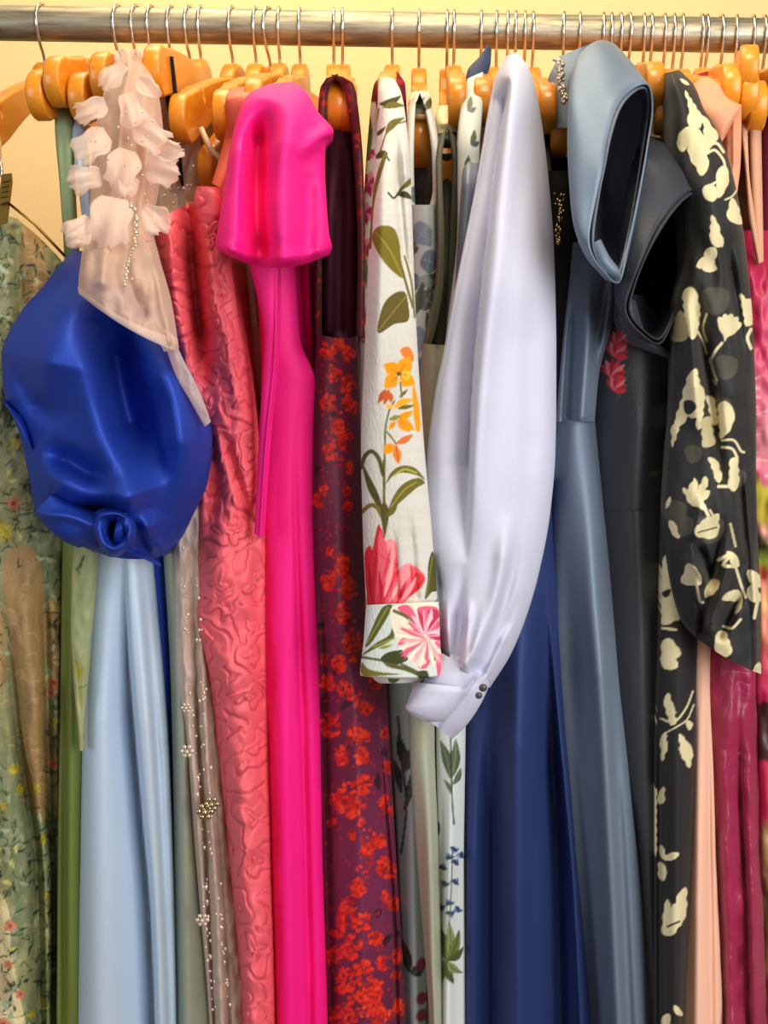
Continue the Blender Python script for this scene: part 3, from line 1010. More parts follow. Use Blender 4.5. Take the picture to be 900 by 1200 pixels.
def rose_field(px, py):
    """woven roses: whorls of overlapping petals. Returns the raised relief and the petal edge grooves that get darkened"""
    R = np.random.RandomState(21)
    wx = px + 7 * vnoise(px / 17, py / 17, 31) + 2.0 * vnoise(px / 7, py / 7, 32)
    wy = py + 7 * vnoise(px / 17 + 7, py / 17 + 3, 33) + 2.0 * vnoise(px / 7 + 2, py / 7 + 9, 34)
    best = np.full(px.shape, 9.0); h = np.zeros(px.shape); ln = np.zeros(px.shape)
    y = 190.0
    while y < 1460:
        for x in np.arange(150, 350, 46):
            cx, cy = x + R.uniform(-16, 16), y + R.uniform(-16, 16)
            rad = R.uniform(22, 36); ph = R.uniform(0, 6.28); m_ = R.randint(2, 5)
            dx, dy = wx - cx, (wy - cy) * .85
            rr = np.hypot(dx, dy) / rad; th = np.arctan2(dy, dx)
            k = rr < best
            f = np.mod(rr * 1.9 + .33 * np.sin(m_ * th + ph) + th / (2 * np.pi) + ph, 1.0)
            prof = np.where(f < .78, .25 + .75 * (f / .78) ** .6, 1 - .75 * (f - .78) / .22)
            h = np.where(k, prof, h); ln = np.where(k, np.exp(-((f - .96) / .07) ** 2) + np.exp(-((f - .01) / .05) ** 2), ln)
            best = np.where(k, rr, best)
        y += 48
    return h, ln


def rose_relief(px, py):
    h, ln = rose_field(px, py)
    return .0046 * h + .0016 * vnoise(px / 10, py / 13, 38)


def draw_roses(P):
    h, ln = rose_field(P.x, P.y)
    P.mix(np.arange(len(P.x)), (176, 52, 72), np.clip(ln, 0, 1) * .55)  # petal edges darkened: tone-on-tone outline with groove shade painted in


M_CORAL_L = satin('coral_satin', (226, 112, 92), .4)
g = dress('coral pink rose jacquard dress with a deep front fold, beside the hot pink dress', 316)
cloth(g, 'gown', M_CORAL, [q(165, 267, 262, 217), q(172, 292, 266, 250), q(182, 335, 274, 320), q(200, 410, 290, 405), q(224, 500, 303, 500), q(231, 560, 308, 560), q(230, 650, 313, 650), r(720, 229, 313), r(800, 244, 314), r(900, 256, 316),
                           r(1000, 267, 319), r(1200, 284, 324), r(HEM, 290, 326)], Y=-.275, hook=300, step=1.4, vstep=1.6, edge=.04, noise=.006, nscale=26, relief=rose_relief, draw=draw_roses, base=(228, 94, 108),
      folds=[(-.055, 10, [(220, 232), (226, 320), (236, 410), (246, 470)]), (.020, 12, [(240, 226), (250, 320), (272, 430), (290, 520)]), (.02, 14, [(196, 262), (206, 360), (226, 450)]),
             (-.02, 8, [(240, 470), (252, 560), (244, 640)]), (.010, 26, [(268, 520), (276, 680), (284, 900), (300, HEM)]), (-.014, 6, [(252, 480), (284, 580), (300, 640)]), (-.01, 8, [(296, 520), (304, 760), (312, 1000)])])
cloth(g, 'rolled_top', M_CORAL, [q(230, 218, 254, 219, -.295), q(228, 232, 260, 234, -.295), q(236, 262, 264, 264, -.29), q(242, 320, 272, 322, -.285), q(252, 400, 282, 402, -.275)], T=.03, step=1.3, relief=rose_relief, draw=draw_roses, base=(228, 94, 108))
cloth(g, 'strap', M_CORAL_L, [q(268, 104, 296, 100, -.20), q(264, 118, 300, 112, -.225), q(266, 140, 296, 140, -.22), q(262, 165, 284, 170, -.21), q(248, 215, 262, 222, -.22)], T=.02, step=2)

# 7b black strap dress behind ------------------------------------------
M_BLACK = satin('black_satin', (22, 20, 22), .4)
g = dress('narrow black dress hung by two thin black straps behind the coral jacquard', 270, hem=900)
cloth(g, 'strap', M_BLACK, [r(66, 199, 203, -.19), r(110, 203, 208, -.18), r(160, 206, 211, -.17), r(226, 211, 216, -.15), r(300, 212, 220, -.14)], T=.004, step=1.5)
cloth(g, 'strap', M_BLACK, [r(98, 191, 196, -.15), r(150, 199, 204, -.15), r(226, 208, 213, -.14), r(300, 210, 218, -.13)], T=.004, step=1.5)
cloth(g, 'bodice', M_BLACK, [r(290, 206, 246), r(400, 214, 262), r(600, 232, 270), r(900, 250, 280)], Y=-.12, T=.1, step=5)
# cream strap
g = dress('dusty pink satin slip dress, a narrow strip right of the coral jacquard', 328)
M_DUSTY = satin('dusty_pink_satin', (206, 122, 112), .42)
M_CREAM = satin('cream_ribbon', (232, 214, 190), .4)
cloth(g, 'gown', M_DUSTY, [r(383, 288, 322), r(500, 289, 322), r(700, 296, 322), r(1000, 304, 326), r(HEM, 312, 330)], Y=-.215, hook=328, step=3, folds=[(-.004, 2, [(304, 384), (306, 600)])])
cloth(g, 'strap', M_CREAM, [q(232, 150, 238, 148, -.17), q(244, 176, 251, 174, -.18), q(262, 196, 268, 192, -.18), q(272, 230, 280, 226, -.18), q(286, 300, 296, 300, -.19), q(294, 384, 304, 384, -.205)], T=.003, step=1.5)
# 9 hot pink --------------------------------------------------------------
M_PINK = satin('hot_pink_satin', (240, 16, 132), .48, metal=.15)
g = dress('hot pink satin dress with a big folded puff sleeve', 352)
cloth(g, 'gown', M_PINK, [r(300, 296, 345), r(400, 305, 352), q(306, 440, 369, 446), r(500, 306, 367), r(600, 306, 366), r(640, 309, 367), r(800, 308, 374), r(1000, 312, 378), r(1200, 320, 384), r(HEM, 324, 388)],
      Y=-.262, hook=340, step=2.2, folds=[(-.012, 4, [(352, 470), (346, 560), (350, 700), (360, 1000), (368, HEM)], 1), (.012, 14, [(330, 620), (332, 900), (340, HEM)]), (-.008, 4, [(312, 640), (316, 1000), (326, HEM)])])
cloth(g, 'back_bodice', M_PINK, [r(300, 330, 378), r(380, 338, 372), r(440, 345, 371), r(520, 350, 368)], Y=-.19, T=.08, step=3, folds=[(-.014, 3, [(352, 300), (356, 370), (362, 430)]), (.01, 4, [(360, 310), (366, 420)])])
cloth(g, 'sash', M_PINK, [q(290, 300, 329, 302, -.29), r(400, 309, 328), r(500, 304, 319), q(298, 626, 310, 630)], Y=-.285, T=.008, step=2, folds=[(.004, 1.6, [(325, 310), (322, 420), (312, 520), (305, 628)])])
cloth(g, 'puff_sleeve', M_PINK,
      [q(316, 98, 344, 96, -.26), q(294, 108, 358, 106, -.30), q(279, 134, 372, 130, -.32), q(271, 165, 391, 155, -.325), q(268, 180, 382, 166, -.328), q(263, 215, 381, 200, -.33), q(258, 250, 383, 240, -.34), q(254, 275, 386, 275, -.345),
       q(252, 287, 389, 290, -.34, 15), q(256, 293, 387, 297, -.325, 19)], T=.12, step=2, edge=.028, noise=.003, nscale=50,
      folds=[(-.040, 15, [(316, 118), (305, 160), (302, 220), (306, 300)], 0, (.25, 0)), (.018, 22, [(346, 110), (330, 180), (326, 300)], 0, (.3, 0)), (.014, 18, [(288, 130), (276, 210), (270, 290)]),
             (-.010, 12, [(362, 200), (360, 290)]), (.010, 10, [(386, 153), (366, 168), (346, 186)], 0, (0, .6)), (.010, 7, [(256, 286), (300, 303), (340, 301), (386, 290)], 0, (.1, .1))])

# 10 burgundy with red floral ---------------------------------------------
def draw_redfloral(P):
    R = np.random.RandomState(11)
    i = np.arange(len(P.x))
    P.mix(i, (116, 34, 74), np.clip(vnoise(P.x / 40, P.y / 90, 3) * .6 + .3, 0, 1))

    def cluster(cx, cy, s, n, dens=1.0):
        for k in range(int(n * dens)):
            a, d = R.uniform(0, 6.28), s * math.sqrt(R.rand())
            x, y = cx + d * math.cos(a) * .8, cy + d * math.sin(a)
            c = [(214, 34, 14), (232, 48, 18), (190, 22, 14), (160, 16, 22), (226, 60, 30)][R.randint(5)]
            P.ell(x, y, R.uniform(2.0, 4.2), R.uniform(1.6, 3.0), R.uniform(0, 3), c)
        for k in range(int(n * .35)):
            a, d = R.uniform(0, 6.28), s * R.uniform(.2, 1)
            x, y = cx + d * math.cos(a), cy + d * math.sin(a)
            P.line([(x, y), (x + R.uniform(-3, 3), y + R.uniform(-3, 3))], 1.2, (50, 12, 26), .8)
    for k in range(14):   # dark leaves
        x, y = R.uniform(375, 470), R.uniform(460, 1200)
        P.leaf(x, y, x + R.uniform(-16, 16), y + R.uniform(6, 22), 8, (48, 14, 34), 2)
    spots = [(384, 410, 10), (398, 402, 9), (410, 415, 9), (392, 436, 10), (406, 450, 9), (384, 470, 10), (412, 478, 8), (396, 500, 9), (386, 530, 10), (410, 548, 6), (400, 662, 12), (410, 690, 12), (384, 682, 9), (400, 720, 11), (412, 752, 15),
             (396, 780, 12), (432, 770, 9), (384, 800, 9), (404, 806, 11), (428, 830, 9), (388, 850, 14), (416, 862, 12), (400, 886, 10), (424, 886, 9), (412, 936, 22), (396, 940, 12), (426, 920, 12), (440, 800, 8),
             (444, 985, 9), (430, 996, 7), (420, 1040, 10), (408, 1065, 10), (424, 1080, 12), (396, 1090, 10), (440, 1100, 9), (412, 1110, 15), (426, 1140, 15), (404, 1150, 15), (440, 1160, 12), (390, 1120, 10),
             (420, 1180, 18), (446, 1190, 14), (400, 1195, 16), (456, 1020, 9), (462, 1060, 8), (450, 940, 7), (466, 1120, 8), (452, 860, 6), (448, 1130, 8), (468, 1180, 9), (454, 900, 6), (450, 1015, 10), (420, 1240, 26), (400, 1300, 26), (440, 1340, 26)]
    for x, y, s in spots:
        cluster(x, y, s, 5 + s * 1.9)
    for a, b in (((400, 662), (412, 752)), ((412, 936), (440, 1000)), ((440, 985), (408, 1065)), ((386, 470), (398, 540)), ((408, 1065), (404, 1150)), ((430, 830), (404, 806))):
        for k in range(26):
            t = R.rand()
            P.ell(a[0] + (b[0] - a[0]) * t + R.normal() * 5, a[1] + (b[1] - a[1]) * t + R.normal() * 3, R.uniform(1.4, 2.8), R.uniform(1.2, 2.2), R.uniform(0, 3), [(206, 34, 16), (178, 22, 16), (222, 52, 24)][R.randint(3)])
    for k in range(34):
        cluster(R.uniform(372, 474), R.uniform(395, 1240), R.uniform(4, 8), 12)
    for k in range(520):
        x, y = R.uniform(370, 480), R.uniform(395, 1240)
        P.ell(x, y, R.uniform(1, 2.2), R.uniform(1, 1.8), R.uniform(0, 3), (176, 26, 22), .9)


def draw_redstrap(P):
    R = np.random.RandomState(12)
    for k in range(120):
        x, y = R.uniform(372, 432), R.uniform(84, 400)
        P.ell(x, y, R.uniform(2, 5), R.uniform(2, 4), R.uniform(0, 3), [(186, 40, 18), (150, 26, 20), (120, 20, 26)][R.randint(3)], .85)


M_REDF = fabric('burgundy_red_floral', printed=True, rough=.45, spec=.4, weave=.15, wscale=600, sheen=.1)
M_AUB = satin('aubergine_lining', (66, 20, 42), .5)
g = dress('burgundy dress with scattered red blossom print and aubergine lining', 391)
cloth(g, 'gown', M_REDF, [q(371, 390, 419, 394, None, 4), r(450, 368, 421), r(560, 363, 424), r(640, 362, 426), r(720, 362, 430), r(800, 366, 452), r(900, 374, 458), r(1000, 378, 464), r(1200, 384, 476), r(HEM, 388, 484)],
      Y=-.25, hook=391, step=1.5, draw=draw_redfloral, base=(92, 24, 56),
      folds=[(.014, 16, [(404, 420), (404, 700), (418, 900), (430, HEM)]), (-.014, 6, [(374, 600), (384, 900), (396, HEM)]), (-.012, 2.5, [(438, 800), (450, 940), (462, 1100), (470, HEM)], -1), (.006, 14, [(390, 560), (392, 800), (404, HEM)])])
cloth(g, 'lining', M_AUB, [r(150, 378, 414), r(190, 378, 418), r(260, 376, 420), r(340, 374, 420), r(400, 374, 420)], Y=-.20, T=.12, step=3, folds=[(-.012, 5, [(400, 170), (398, 390)]), (.01, 8, [(386, 200), (384, 390)])])
cloth(g, 'strap', M_REDF, [q(388, 87, 402, 90, -.235), q(398, 96, 414, 98, -.225), q(408, 130, 420, 128, -.22), r(200, 415, 426), r(300, 419, 428), r(394, 417, 427)], Y=-.215, T=.04, step=1.6, draw=draw_redstrap, base=(84, 22, 30))
cloth(g, 'strap', M_REDF, [q(382, 92, 396, 86, -.235), q(375, 104, 388, 96, -.225), q(372, 140, 382, 136, -.22), r(200, 369, 379), r(300, 368, 376), r(392, 369, 376)], Y=-.215, T=.04, step=1.6, draw=draw_redstrap, base=(84, 22, 30))

# 11 red pink floral on white, behind the linen sleeve ---------------------
def draw_pinkfloral(P):
    P.poly([(430, 60), (490, 60), (490, 160), (450, 160), (440, 120), (430, 120)], (104, 20, 38), False)
    P.line([(440, 92), (470, 96)], 6, (150, 30, 44))
    for x, y, s in ((432, 215, 16), (428, 250, 14), (430, 290, 12), (426, 370, 12), (430, 395, 9), (432, 180, 8)):
        for k in range(9):
            a = k * .7
            P.leaf(x, y, x + s * math.cos(a), y + s * math.sin(a), 7, [(196, 60, 96), (224, 128, 150), (170, 40, 80)][k % 3], 1)
    P.leaf(436, 150, 430, 190, 9, (96, 110, 60), 2); P.leaf(428, 300, 432, 340, 9, (110, 116, 70), 2); P.leaf(430, 130, 436, 160, 7, (80, 96, 56), 1)


M_LINP = fabric('printed_cotton', printed=True, rough=.75, spec=.2, weave=.25, wscale=700)
g = dress('white dress with crimson flowers and dark red shoulder behind the linen sleeve', 460)
cloth(g, 'bodice', M_LINP, [q(446, 88, 466, 84, -.16), r(100, 438, 475, -.17), r(150, 432, 477, -.18), r(220, 427, 470), r(420, 419, 470), r(700, 425, 474), r(900, 440, 474)], Y=-.19, hook=460, step=1.6, draw=draw_pinkfloral, base=(214, 204, 198))

# 12 linen floral sleeve ---------------------------------------------------
def draw_linen(P):
    R = np.random.RandomState(2)
    i = np.arange(len(P.x))
    P.mix(i, (196, 192, 180), np.clip(vnoise(P.x / 30, P.y / 3.2, 3) * .5 + .1, 0, .55))
    G, GD, GY = (104, 96, 44), (66, 66, 34), (140, 132, 58)
    # upper sprigs
    P.leaf(444, 122, 470, 112, 9, GD, 3); P.leaf(448, 126, 474, 124, 8, G, -2); P.line([(444, 128), (440, 150)], 2, G)
    P.leaf(452, 158, 474, 138, 9, G, -4); P.leaf(438, 160, 452, 148, 5, GD, 1); P.line([(446, 176), (456, 150), (476, 142)], 1.8, G)
    P.leaf(440, 186, 452, 176, 6, GD, 1); P.line([(440, 184), (448, 177), (456, 188)], 2.2, GD)
    P.line([(452, 180), (444, 205), (436, 240), (433, 290)], 5, G)
    P.line([(455, 226), (462, 232), (470, 222), (482, 214)], 2.5, GD); P.leaf(464, 228, 484, 234, 8, GD, -3); P.leaf(468, 222, 484, 206, 6, G, 2)
    P.poly([(440, 268), (450, 264), (462, 268), (468, 284), (470, 304), (474, 326), (458, 316), (444, 298), (436, 280)], (116, 104, 36))
    P.line([(440, 272), (456, 292), (472, 324)], 1.5, (150, 138, 60)); P.line([(472, 318), (478, 340), (484, 360)], 3, G)
    P.poly([(443, 390), (448, 360), (460, 345), (474, 342), (479, 360), (478, 376), (462, 380)], (96, 84, 40))
    P.line([(443, 388), (462, 364), (477, 346)], 1.4, (130, 118, 60))
    P.line([(474, 300), (482, 330), (486, 372)], 2.4, (120, 110, 60))
    # orange wallflower
    O, OD, OL = (236, 148, 22), (196, 96, 26), (250, 178, 50)
    P.line([(462, 470), (456, 482), (452, 500), (451, 520), (450, 600)], 2.2, (100, 104, 54))
    P.poly([(469, 410), (478, 406), (484, 414), (484, 424), (474, 420)], (214, 120, 50))
    for (x0, y0, x1, y1, w, c) in ((467, 438, 450, 427, 17, O), (468, 437, 480, 418, 18, O), (469, 440, 486, 450, 17, O), (466, 441, 451, 455, 16, O), (470, 440, 482, 438, 12, OL)):
        P.leaf(x0, y0, x1, y1, w, c, 1); P.line([(x0, y0), ((x0 + x1) / 2, (y0 + y1) / 2)], 1.4, OD, .8)
    P.ell(467.5, 438, 3, 2.4, 0, (92, 84, 30))
    P.poly([(484, 450), (490, 470), (493, 500), (488, 505), (484, 480)], O)
    P.leaf(452, 456, 443, 473, 7, (180, 84, 50), 0); P.leaf(456, 456, 450, 474, 7, (190, 90, 46), 0); P.leaf(458, 460, 458, 472, 6, OD, 0)
    P.leaf(462, 478, 484, 468, 9, (220, 160, 40), -2); P.leaf(466, 479, 486, 475, 5, G, 0); P.leaf(462, 476, 452, 477, 5, OL)
    P.line([(469, 448), (471, 465)], 2, G); P.leaf(468, 466, 478, 456, 4, G)
    for (x0, y0, x1, y1, w) in ((466, 490, 484, 482, 9), (468, 490, 486, 504, 11), (466, 492, 480, 506, 9), (464, 494, 456, 504, 6)):
        P.leaf(x0, y0, x1, y1, w, O, 1); P.line([(x0, y0), (x1 * .7 + x0 * .3, y1 * .7 + y0 * .3)], 1.2, OD, .7)
    P.leaf(456, 492, 470, 487, 6, GY)
    P.leaf(464, 520, 484, 509, 8, (206, 108, 50), 1); P.leaf(462, 521, 450, 532, 12, O, 1); P.leaf(464, 522, 467, 544, 10, (220, 124, 40), 0); P.line([(464, 522), (467, 540)], 1.3, (176, 74, 40))
    P.line([(453, 506), (460, 514), (464, 520)], 2, G)
    # stem leaves
    P.line([(450, 540), (450, 570), (450, 612)], 3.2, G)
    P.line([(449, 556), (444, 538), (436, 529), (428, 534), (423, 548)], 5, (84, 78, 40)); 
    P.poly([(425, 545), (433, 558), (444, 580), (450, 602), (440, 590), (430, 570)], (80, 76, 40))
    P.poly([(452, 568), (458, 554), (470, 546), (486, 548), (498, 562), (488, 557), (472, 554), (460, 558)], (104, 100, 44)); P.line([(462, 557), (474, 550), (488, 554)], 2, (176, 166, 70))
    P.poly([(455, 600), (462, 580), (474, 566), (490, 560), (498, 566), (488, 572), (472, 586)], (104, 98, 40)); P.line([(458, 594), (474, 574), (488, 565)], 1.5, (150, 142, 70))
    P.line([(448, 606), (442, 595), (434, 592), (424, 600)], 5, (120, 104, 46))
    P.poly([(450, 628), (446, 600), (450, 588), (456, 600), (452, 626)], (84, 80, 40)); P.leaf(452, 606, 466, 590, 7, G, 1)
    # tulips
    T1, T2, T3 = (206, 40, 58), (232, 96, 112), (240, 140, 148)
    P.poly([(427, 652), (432, 640), (436, 646), (440, 690), (442, 710), (432, 712), (429, 690)], T1)
    P.poly([(434, 660), (438, 636), (443, 615), (448, 622), (451, 634), (447, 650), (444, 680), (438, 700)], T1)
    P.poly([(442, 640), (446, 622), (451, 634), (458, 632), (463, 636), (466, 650), (466, 676), (456, 700), (444, 708), (440, 690)], T2)
    P.poly([(453, 636), (461, 634), (466, 648), (458, 656)], T3); P.line([(446, 650), (456, 658), (465, 662)], 1.6, (206, 70, 86)); P.line([(466, 660), (456, 676), (446, 694)], 1.6, (196, 60, 76))
    P.poly([(440, 710), (446, 690), (458, 674), (468, 668), (466, 684), (454, 700), (452, 712)], (222, 58, 72))
    P.poly([(450, 712), (458, 690), (470, 668), (482, 662), (492, 668), (498, 676), (494, 688), (484, 696), (474, 706), (466, 712)], T2)
    P.poly([(468, 668), (478, 660), (484, 664), (478, 680), (468, 690)], T3); P.line([(482, 664), (482, 684), (472, 700)], 2, T1); P.poly([(486, 672), (498, 677), (492, 690), (480, 697)], (214, 60, 66))
    for x0, y0, x1, y1, w, c in ((436, 710, 431, 660, 5, (170, 26, 46)), (441, 710, 439, 650, 5, (224, 70, 88)), (446, 708, 444, 668, 4, (188, 34, 54)), (436, 700, 442, 626, 5, (190, 36, 54)),
                                 (450, 700, 461, 650, 6, (246, 160, 166)), (456, 706, 470, 676, 5, (246, 170, 172)), (464, 708, 476, 680, 5, (196, 40, 58)), (470, 704, 488, 676, 6, (244, 150, 158)), (478, 700, 494, 680, 4, (200, 44, 60)), (448, 680, 458, 640, 4, (208, 70, 90))):
        P.leaf(x0, y0, x1, y1, w, c, 1)
    for x in (430, 434, 438, 446, 458, 466):
        P.line([(x, 708), (x + 2, 680)], 1.3, (180, 30, 50), .7)
    P.poly([(498, 702), (501, 680), (502, 660), (507, 646), (511, 664), (513, 690), (506, 694)], (78, 80, 36)); P.line([(500, 698), (507, 652)], 1.3, (120, 120, 60))


def draw_cuff(P):
    G, GD, GY = (92, 94, 50), (64, 72, 40), (150, 152, 62)
    P.poly([(428, 758), (436, 736), (448, 712), (460, 710), (450, 730), (436, 752)], G); P.line([(430, 754), (454, 712)], 1.3, GY)
    P.poly([(424, 768), (440, 754), (456, 744), (462, 728), (464, 742), (456, 752), (440, 760)], G); P.line([(438, 758), (462, 748)], 2, GY); P.leaf(444, 760, 460, 756, 4, GY)
    P.line([(424, 770), (448, 774)], 3, G)
    P.poly([(446, 772), (456, 764), (474, 762), (480, 768), (474, 776), (456, 780)], GD); P.poly([(450, 776), (470, 780), (486, 786), (490, 792), (474, 786), (456, 782)], G)
    P.poly([(424, 776), (432, 784), (450, 788), (470, 790), (440, 792), (424, 790)], (120, 112, 40))
    P.line([(470, 778), (490, 788), (505, 796)], 3, G); P.poly([(488, 788), (500, 786), (502, 796), (492, 796)], GD)
    W, K, KD = (238, 226, 206), (224, 96, 128), (190, 54, 92)
    P.poly([(463, 710), (516, 712), (518, 790), (510, 780), (498, 784), (484, 778), (472, 762), (466, 754), (460, 736), (458, 726)], W)
    P.poly([(466, 712), (480, 710), (492, 730), (500, 744), (488, 734), (474, 722)], K); P.poly([(490, 712), (512, 712), (512, 728), (498, 738), (492, 726)], K)
    P.poly([(502, 716), (514, 716), (513, 732), (504, 734)], KD); P.line([(462, 716), (478, 724), (490, 740)], 4, (100, 100, 60)); P.poly([(466, 754), (476, 744), (482, 742), (476, 752), (470, 756)], K)
    P.poly([(490, 782), (500, 776), (506, 762), (504, 776), (498, 784)], K); P.poly([(472, 764), (482, 756), (480, 764), (474, 770)], K)
    P.poly([(510, 740), (516, 740), (517, 790), (512, 788)], K); P.poly([(506, 764), (512, 766), (510, 774), (505, 774)], G); P.line([(508, 746), (500, 752), (496, 748)], 1.6, (92, 80, 50))
    for k, a in enumerate(np.linspace(.75, 3.5, 12)):
        L_ = (30, 36, 33)[k % 3]
        P.leaf(499, 748, 499 + L_ * math.cos(a), 748 + L_ * math.sin(a), 7, (W, (236, 170, 178), (244, 236, 218), K)[k % 4], 1)
    for k, a in enumerate(np.linspace(3.6, 6.4, 9)):
        P.leaf(499, 744, 499 + 24 * math.cos(a), 744 + 32 * math.sin(a), 7, (K, (240, 190, 200), KD)[k % 3], 1)
    for a in np.linspace(.6, 3.6, 13):
        P.line([(498, 748), (498 + 34 * math.cos(a), 748 + 34 * math.sin(a))], 1.1, (214, 150, 150), .6)
    for a in np.linspace(3.5, 6.6, 9):
        P.line([(498, 746), (498 + 26 * math.cos(a), 746 + 30 * math.sin(a))], 1.4, (240, 190, 200), .8)


M_LINEN = fabric('printed_linen', printed=True, rough=.8, spec=.15, weave=.3, wscale=500, trans=0)
g = dress('pale linen dress whose long cuffed sleeve shows orange wallflower and red tulips', 460)
sl12 = cloth(g, 'sleeve', M_LINEN, [q(446, 90, 462, 92, -.25), q(443, 106, 470, 108, -.29), q(442, 150, 477, 150, -.31), r(200, 439, 481, -.325), r(280, 433, 484), r(340, 430, 486), r(420, 427, 490), r(520, 423, 497), r(620, 425, 506), q(429, 712, 513, 706)],
      Y=-.335, T=.045, step=1.1, draw=draw_linen, base=(204, 203, 197), edge=.02,
      folds=[(-.008, 5, [(462, 110), (466, 200), (474, 300), (478, 380)]), (.006, 9, [(450, 110), (446, 300), (440, 500)]), (-.004, 3, [(462, 620), (466, 700)]), (-.004, 4, [(480, 600), (488, 700)]), (.008, 7, [(474, 160), (478, 230)])])
cloth(sl12, 'cuff', M_LINEN, [q(429, 709, 514, 705), q(426, 750, 516, 750), q(422, 790, 518, 791, None, 3), q(423, 792, 518, 793, -.338, 3)], Y=-.343, T=.055, step=1.0, draw=draw_cuff, base=(206, 216, 214), edge=.016)
cloth(sl12, 'cuff_facing', M_LINEN, [q(432, 784, 512, 786), q(440, 798, 500, 797), q(446, 801, 492, 800)], Y=-.318, T=.03, step=1.5, draw=lambda P: P.poly([(456, 790), (470, 792), (464, 800), (456, 799)], (80, 88, 60)), base=(206, 206, 200))
M_PRINT = fabric('printed_satin', printed=True, rough=.42, spec=.45, weave=.08)


def draw_paleblue(P):
    D = (58, 70, 66)
    for x0, y0, x1, y1, w in ((474, 900, 466, 860, 12), (474, 905, 486, 870, 12), (474, 950, 484, 900, 9), (470, 930, 462, 890, 9), (480, 1140, 470, 1100, 12), (482, 1142, 496, 1132, 14), (488, 1000, 494, 960, 7)):
        P.leaf(x0, y0, x1, y1, w, D, 1, (96, 112, 104))
    P.line([(470, 1000), (476, 950), (472, 900), (466, 840)], 2.5, D); P.line([(496, 980), (500, 1040), (504, 1100), (500, 1200)], 4, (80, 90, 76))
    for y in (1130, 1170, 1190, 830):
        P.ell(494, y, 6, 8, .4, (150, 60, 84))


cloth(g, 'skirt', M_PRINT, [r(700, 452, 492), r(800, 454, 494), r(900, 460, 500), r(1000, 466, 504), r(1200, 474, 512), r(HEM, 480, 516)], Y=-.22, hook=470, step=1.7, draw=draw_paleblue, base=(176, 194, 198),
      folds=[(.01, 8, [(476, 800), (484, 1000), (490, HEM)])])

# 13 blue grey floral sleeveless -------------------------------------------
def draw_bluegrey(P):
    R = np.random.RandomState(31)
    for x, y, s, c in ((494, 274, 17, (104, 116, 134)), (503, 306, 14, (84, 96, 116)), (490, 396, 15, (108, 116, 134)), (500, 352, 13, (70, 76, 72)), (508, 330, 13, (66, 70, 58)), (484, 330, 11, (84, 92, 96)), (490, 226, 11, (92, 98, 102)), (486, 430, 14, (92, 106, 130)), (496, 466, 12, (76, 90, 114)), (482, 290, 10, (70, 76, 70)), (497, 330, 9, (124, 130, 136))):
        P.poly([(x + s * R.uniform(.6, 1.05) * math.cos(k), y + s * R.uniform(.7, 1.2) * math.sin(k)) for k in np.linspace(0, 6.0, 9)], c)
        for k in range(4):
            P.line([(x, y), (x + s * .8 * math.cos(k * 1.5 + x), y + s * .8 * math.sin(k * 1.5 + x))], 1.3, (140, 146, 152), .5)
    P.leaf(496, 130, 508, 112, 9, (70, 72, 48), 1); P.leaf(486, 122, 498, 114, 7, (90, 92, 60), 1); P.leaf(484, 372, 496, 330, 12, (62, 66, 50), 1)
    P.leaf(500, 365, 510, 410, 9, (62, 68, 48), 1)


g = dress('blue grey floral sleeveless dress with a scooped armhole around its hanger', 491)
cloth(g, 'bodice', M_PRINT, [r(240, 478, 512), r(300, 480, 513), r(420, 478, 506), r(560, 480, 508), r(800, 486, 508)], Y=-.24, hook=491, step=1.5, draw=draw_bluegrey, base=(160, 166, 166))
cloth(g, 'strap', M_PRINT, [q(480, 118, 494, 104, -.20), q(477, 134, 487, 126, -.22), r(190, 477, 485), r(250, 478, 487)], Y=-.235, T=.03, step=1.5, draw=draw_bluegrey, base=(196, 196, 186))
cloth(g, 'strap', M_PRINT, [q(490, 104, 502, 112, -.20), q(498, 128, 510, 140, -.22), r(180, 506, 515), r(220, 507, 516), q(496, 262, 512, 250)], Y=-.235, T=.03, step=1.5, draw=draw_bluegrey, base=(196, 196, 190))
cloth(g, 'shoulder_roll', M_PRINT, [q(482, 108, 504, 106, -.17), q(478, 122, 506, 122, -.195), q(482, 134, 504, 134, -.195)], T=.03, step=1.5, draw=draw_bluegrey, base=(206, 202, 176), folds=[(.004, 3, [(482, 118), (505, 116)]), (-.004, 3, [(482, 124), (505, 123)])])
M_LINING = fabric('grey_floral_lining', (96, 98, 98), rough=.7, weave=.2, var=((62, 66, 60), 40))
cloth(g, 'lining', M_LINING, [r(132, 482, 506), r(200, 483, 508), r(255, 484, 508)], Y=-.155, T=.06, step=3)

# 14 sage satin straps ------------------------------------------------------
M_SAGEG = satin('sage_grey_satin', (176, 180, 158), .36)
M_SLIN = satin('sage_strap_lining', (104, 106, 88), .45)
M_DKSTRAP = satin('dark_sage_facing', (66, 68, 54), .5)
g = dress('sage grey satin dress with straps looped over a slim hanger', 524)
cloth(g, 'gown', M_SAGEG, [q(495, 402, 531, 404, None, 1), r(470, 491, 528), r(530, 489, 524), r(700, 486, 516), r(860, 480, 509), r(1000, 488, 514), r(1200, 503, 520), r(HEM, 508, 524)], Y=-.255, hook=512, step=2,
      folds=[(-.004, 1.5, [(513, 406), (511, 470), (506, 540)]), (.012, 8, [(492, 840), (504, 1000), (512, HEM)])])
cloth(g, 'strap', M_SLIN, [q(514, 160, 524, 150, -.235), q(511, 190, 518, 188, -.24), r(280, 512, 521), q(510, 330, 520, 330), q(500, 380, 512, 382), q(496, 404, 506, 404)], Y=-.245, T=.008, step=1.6, folds=[(.003, 1.5, [(513, 180), (514, 320), (500, 400)])])
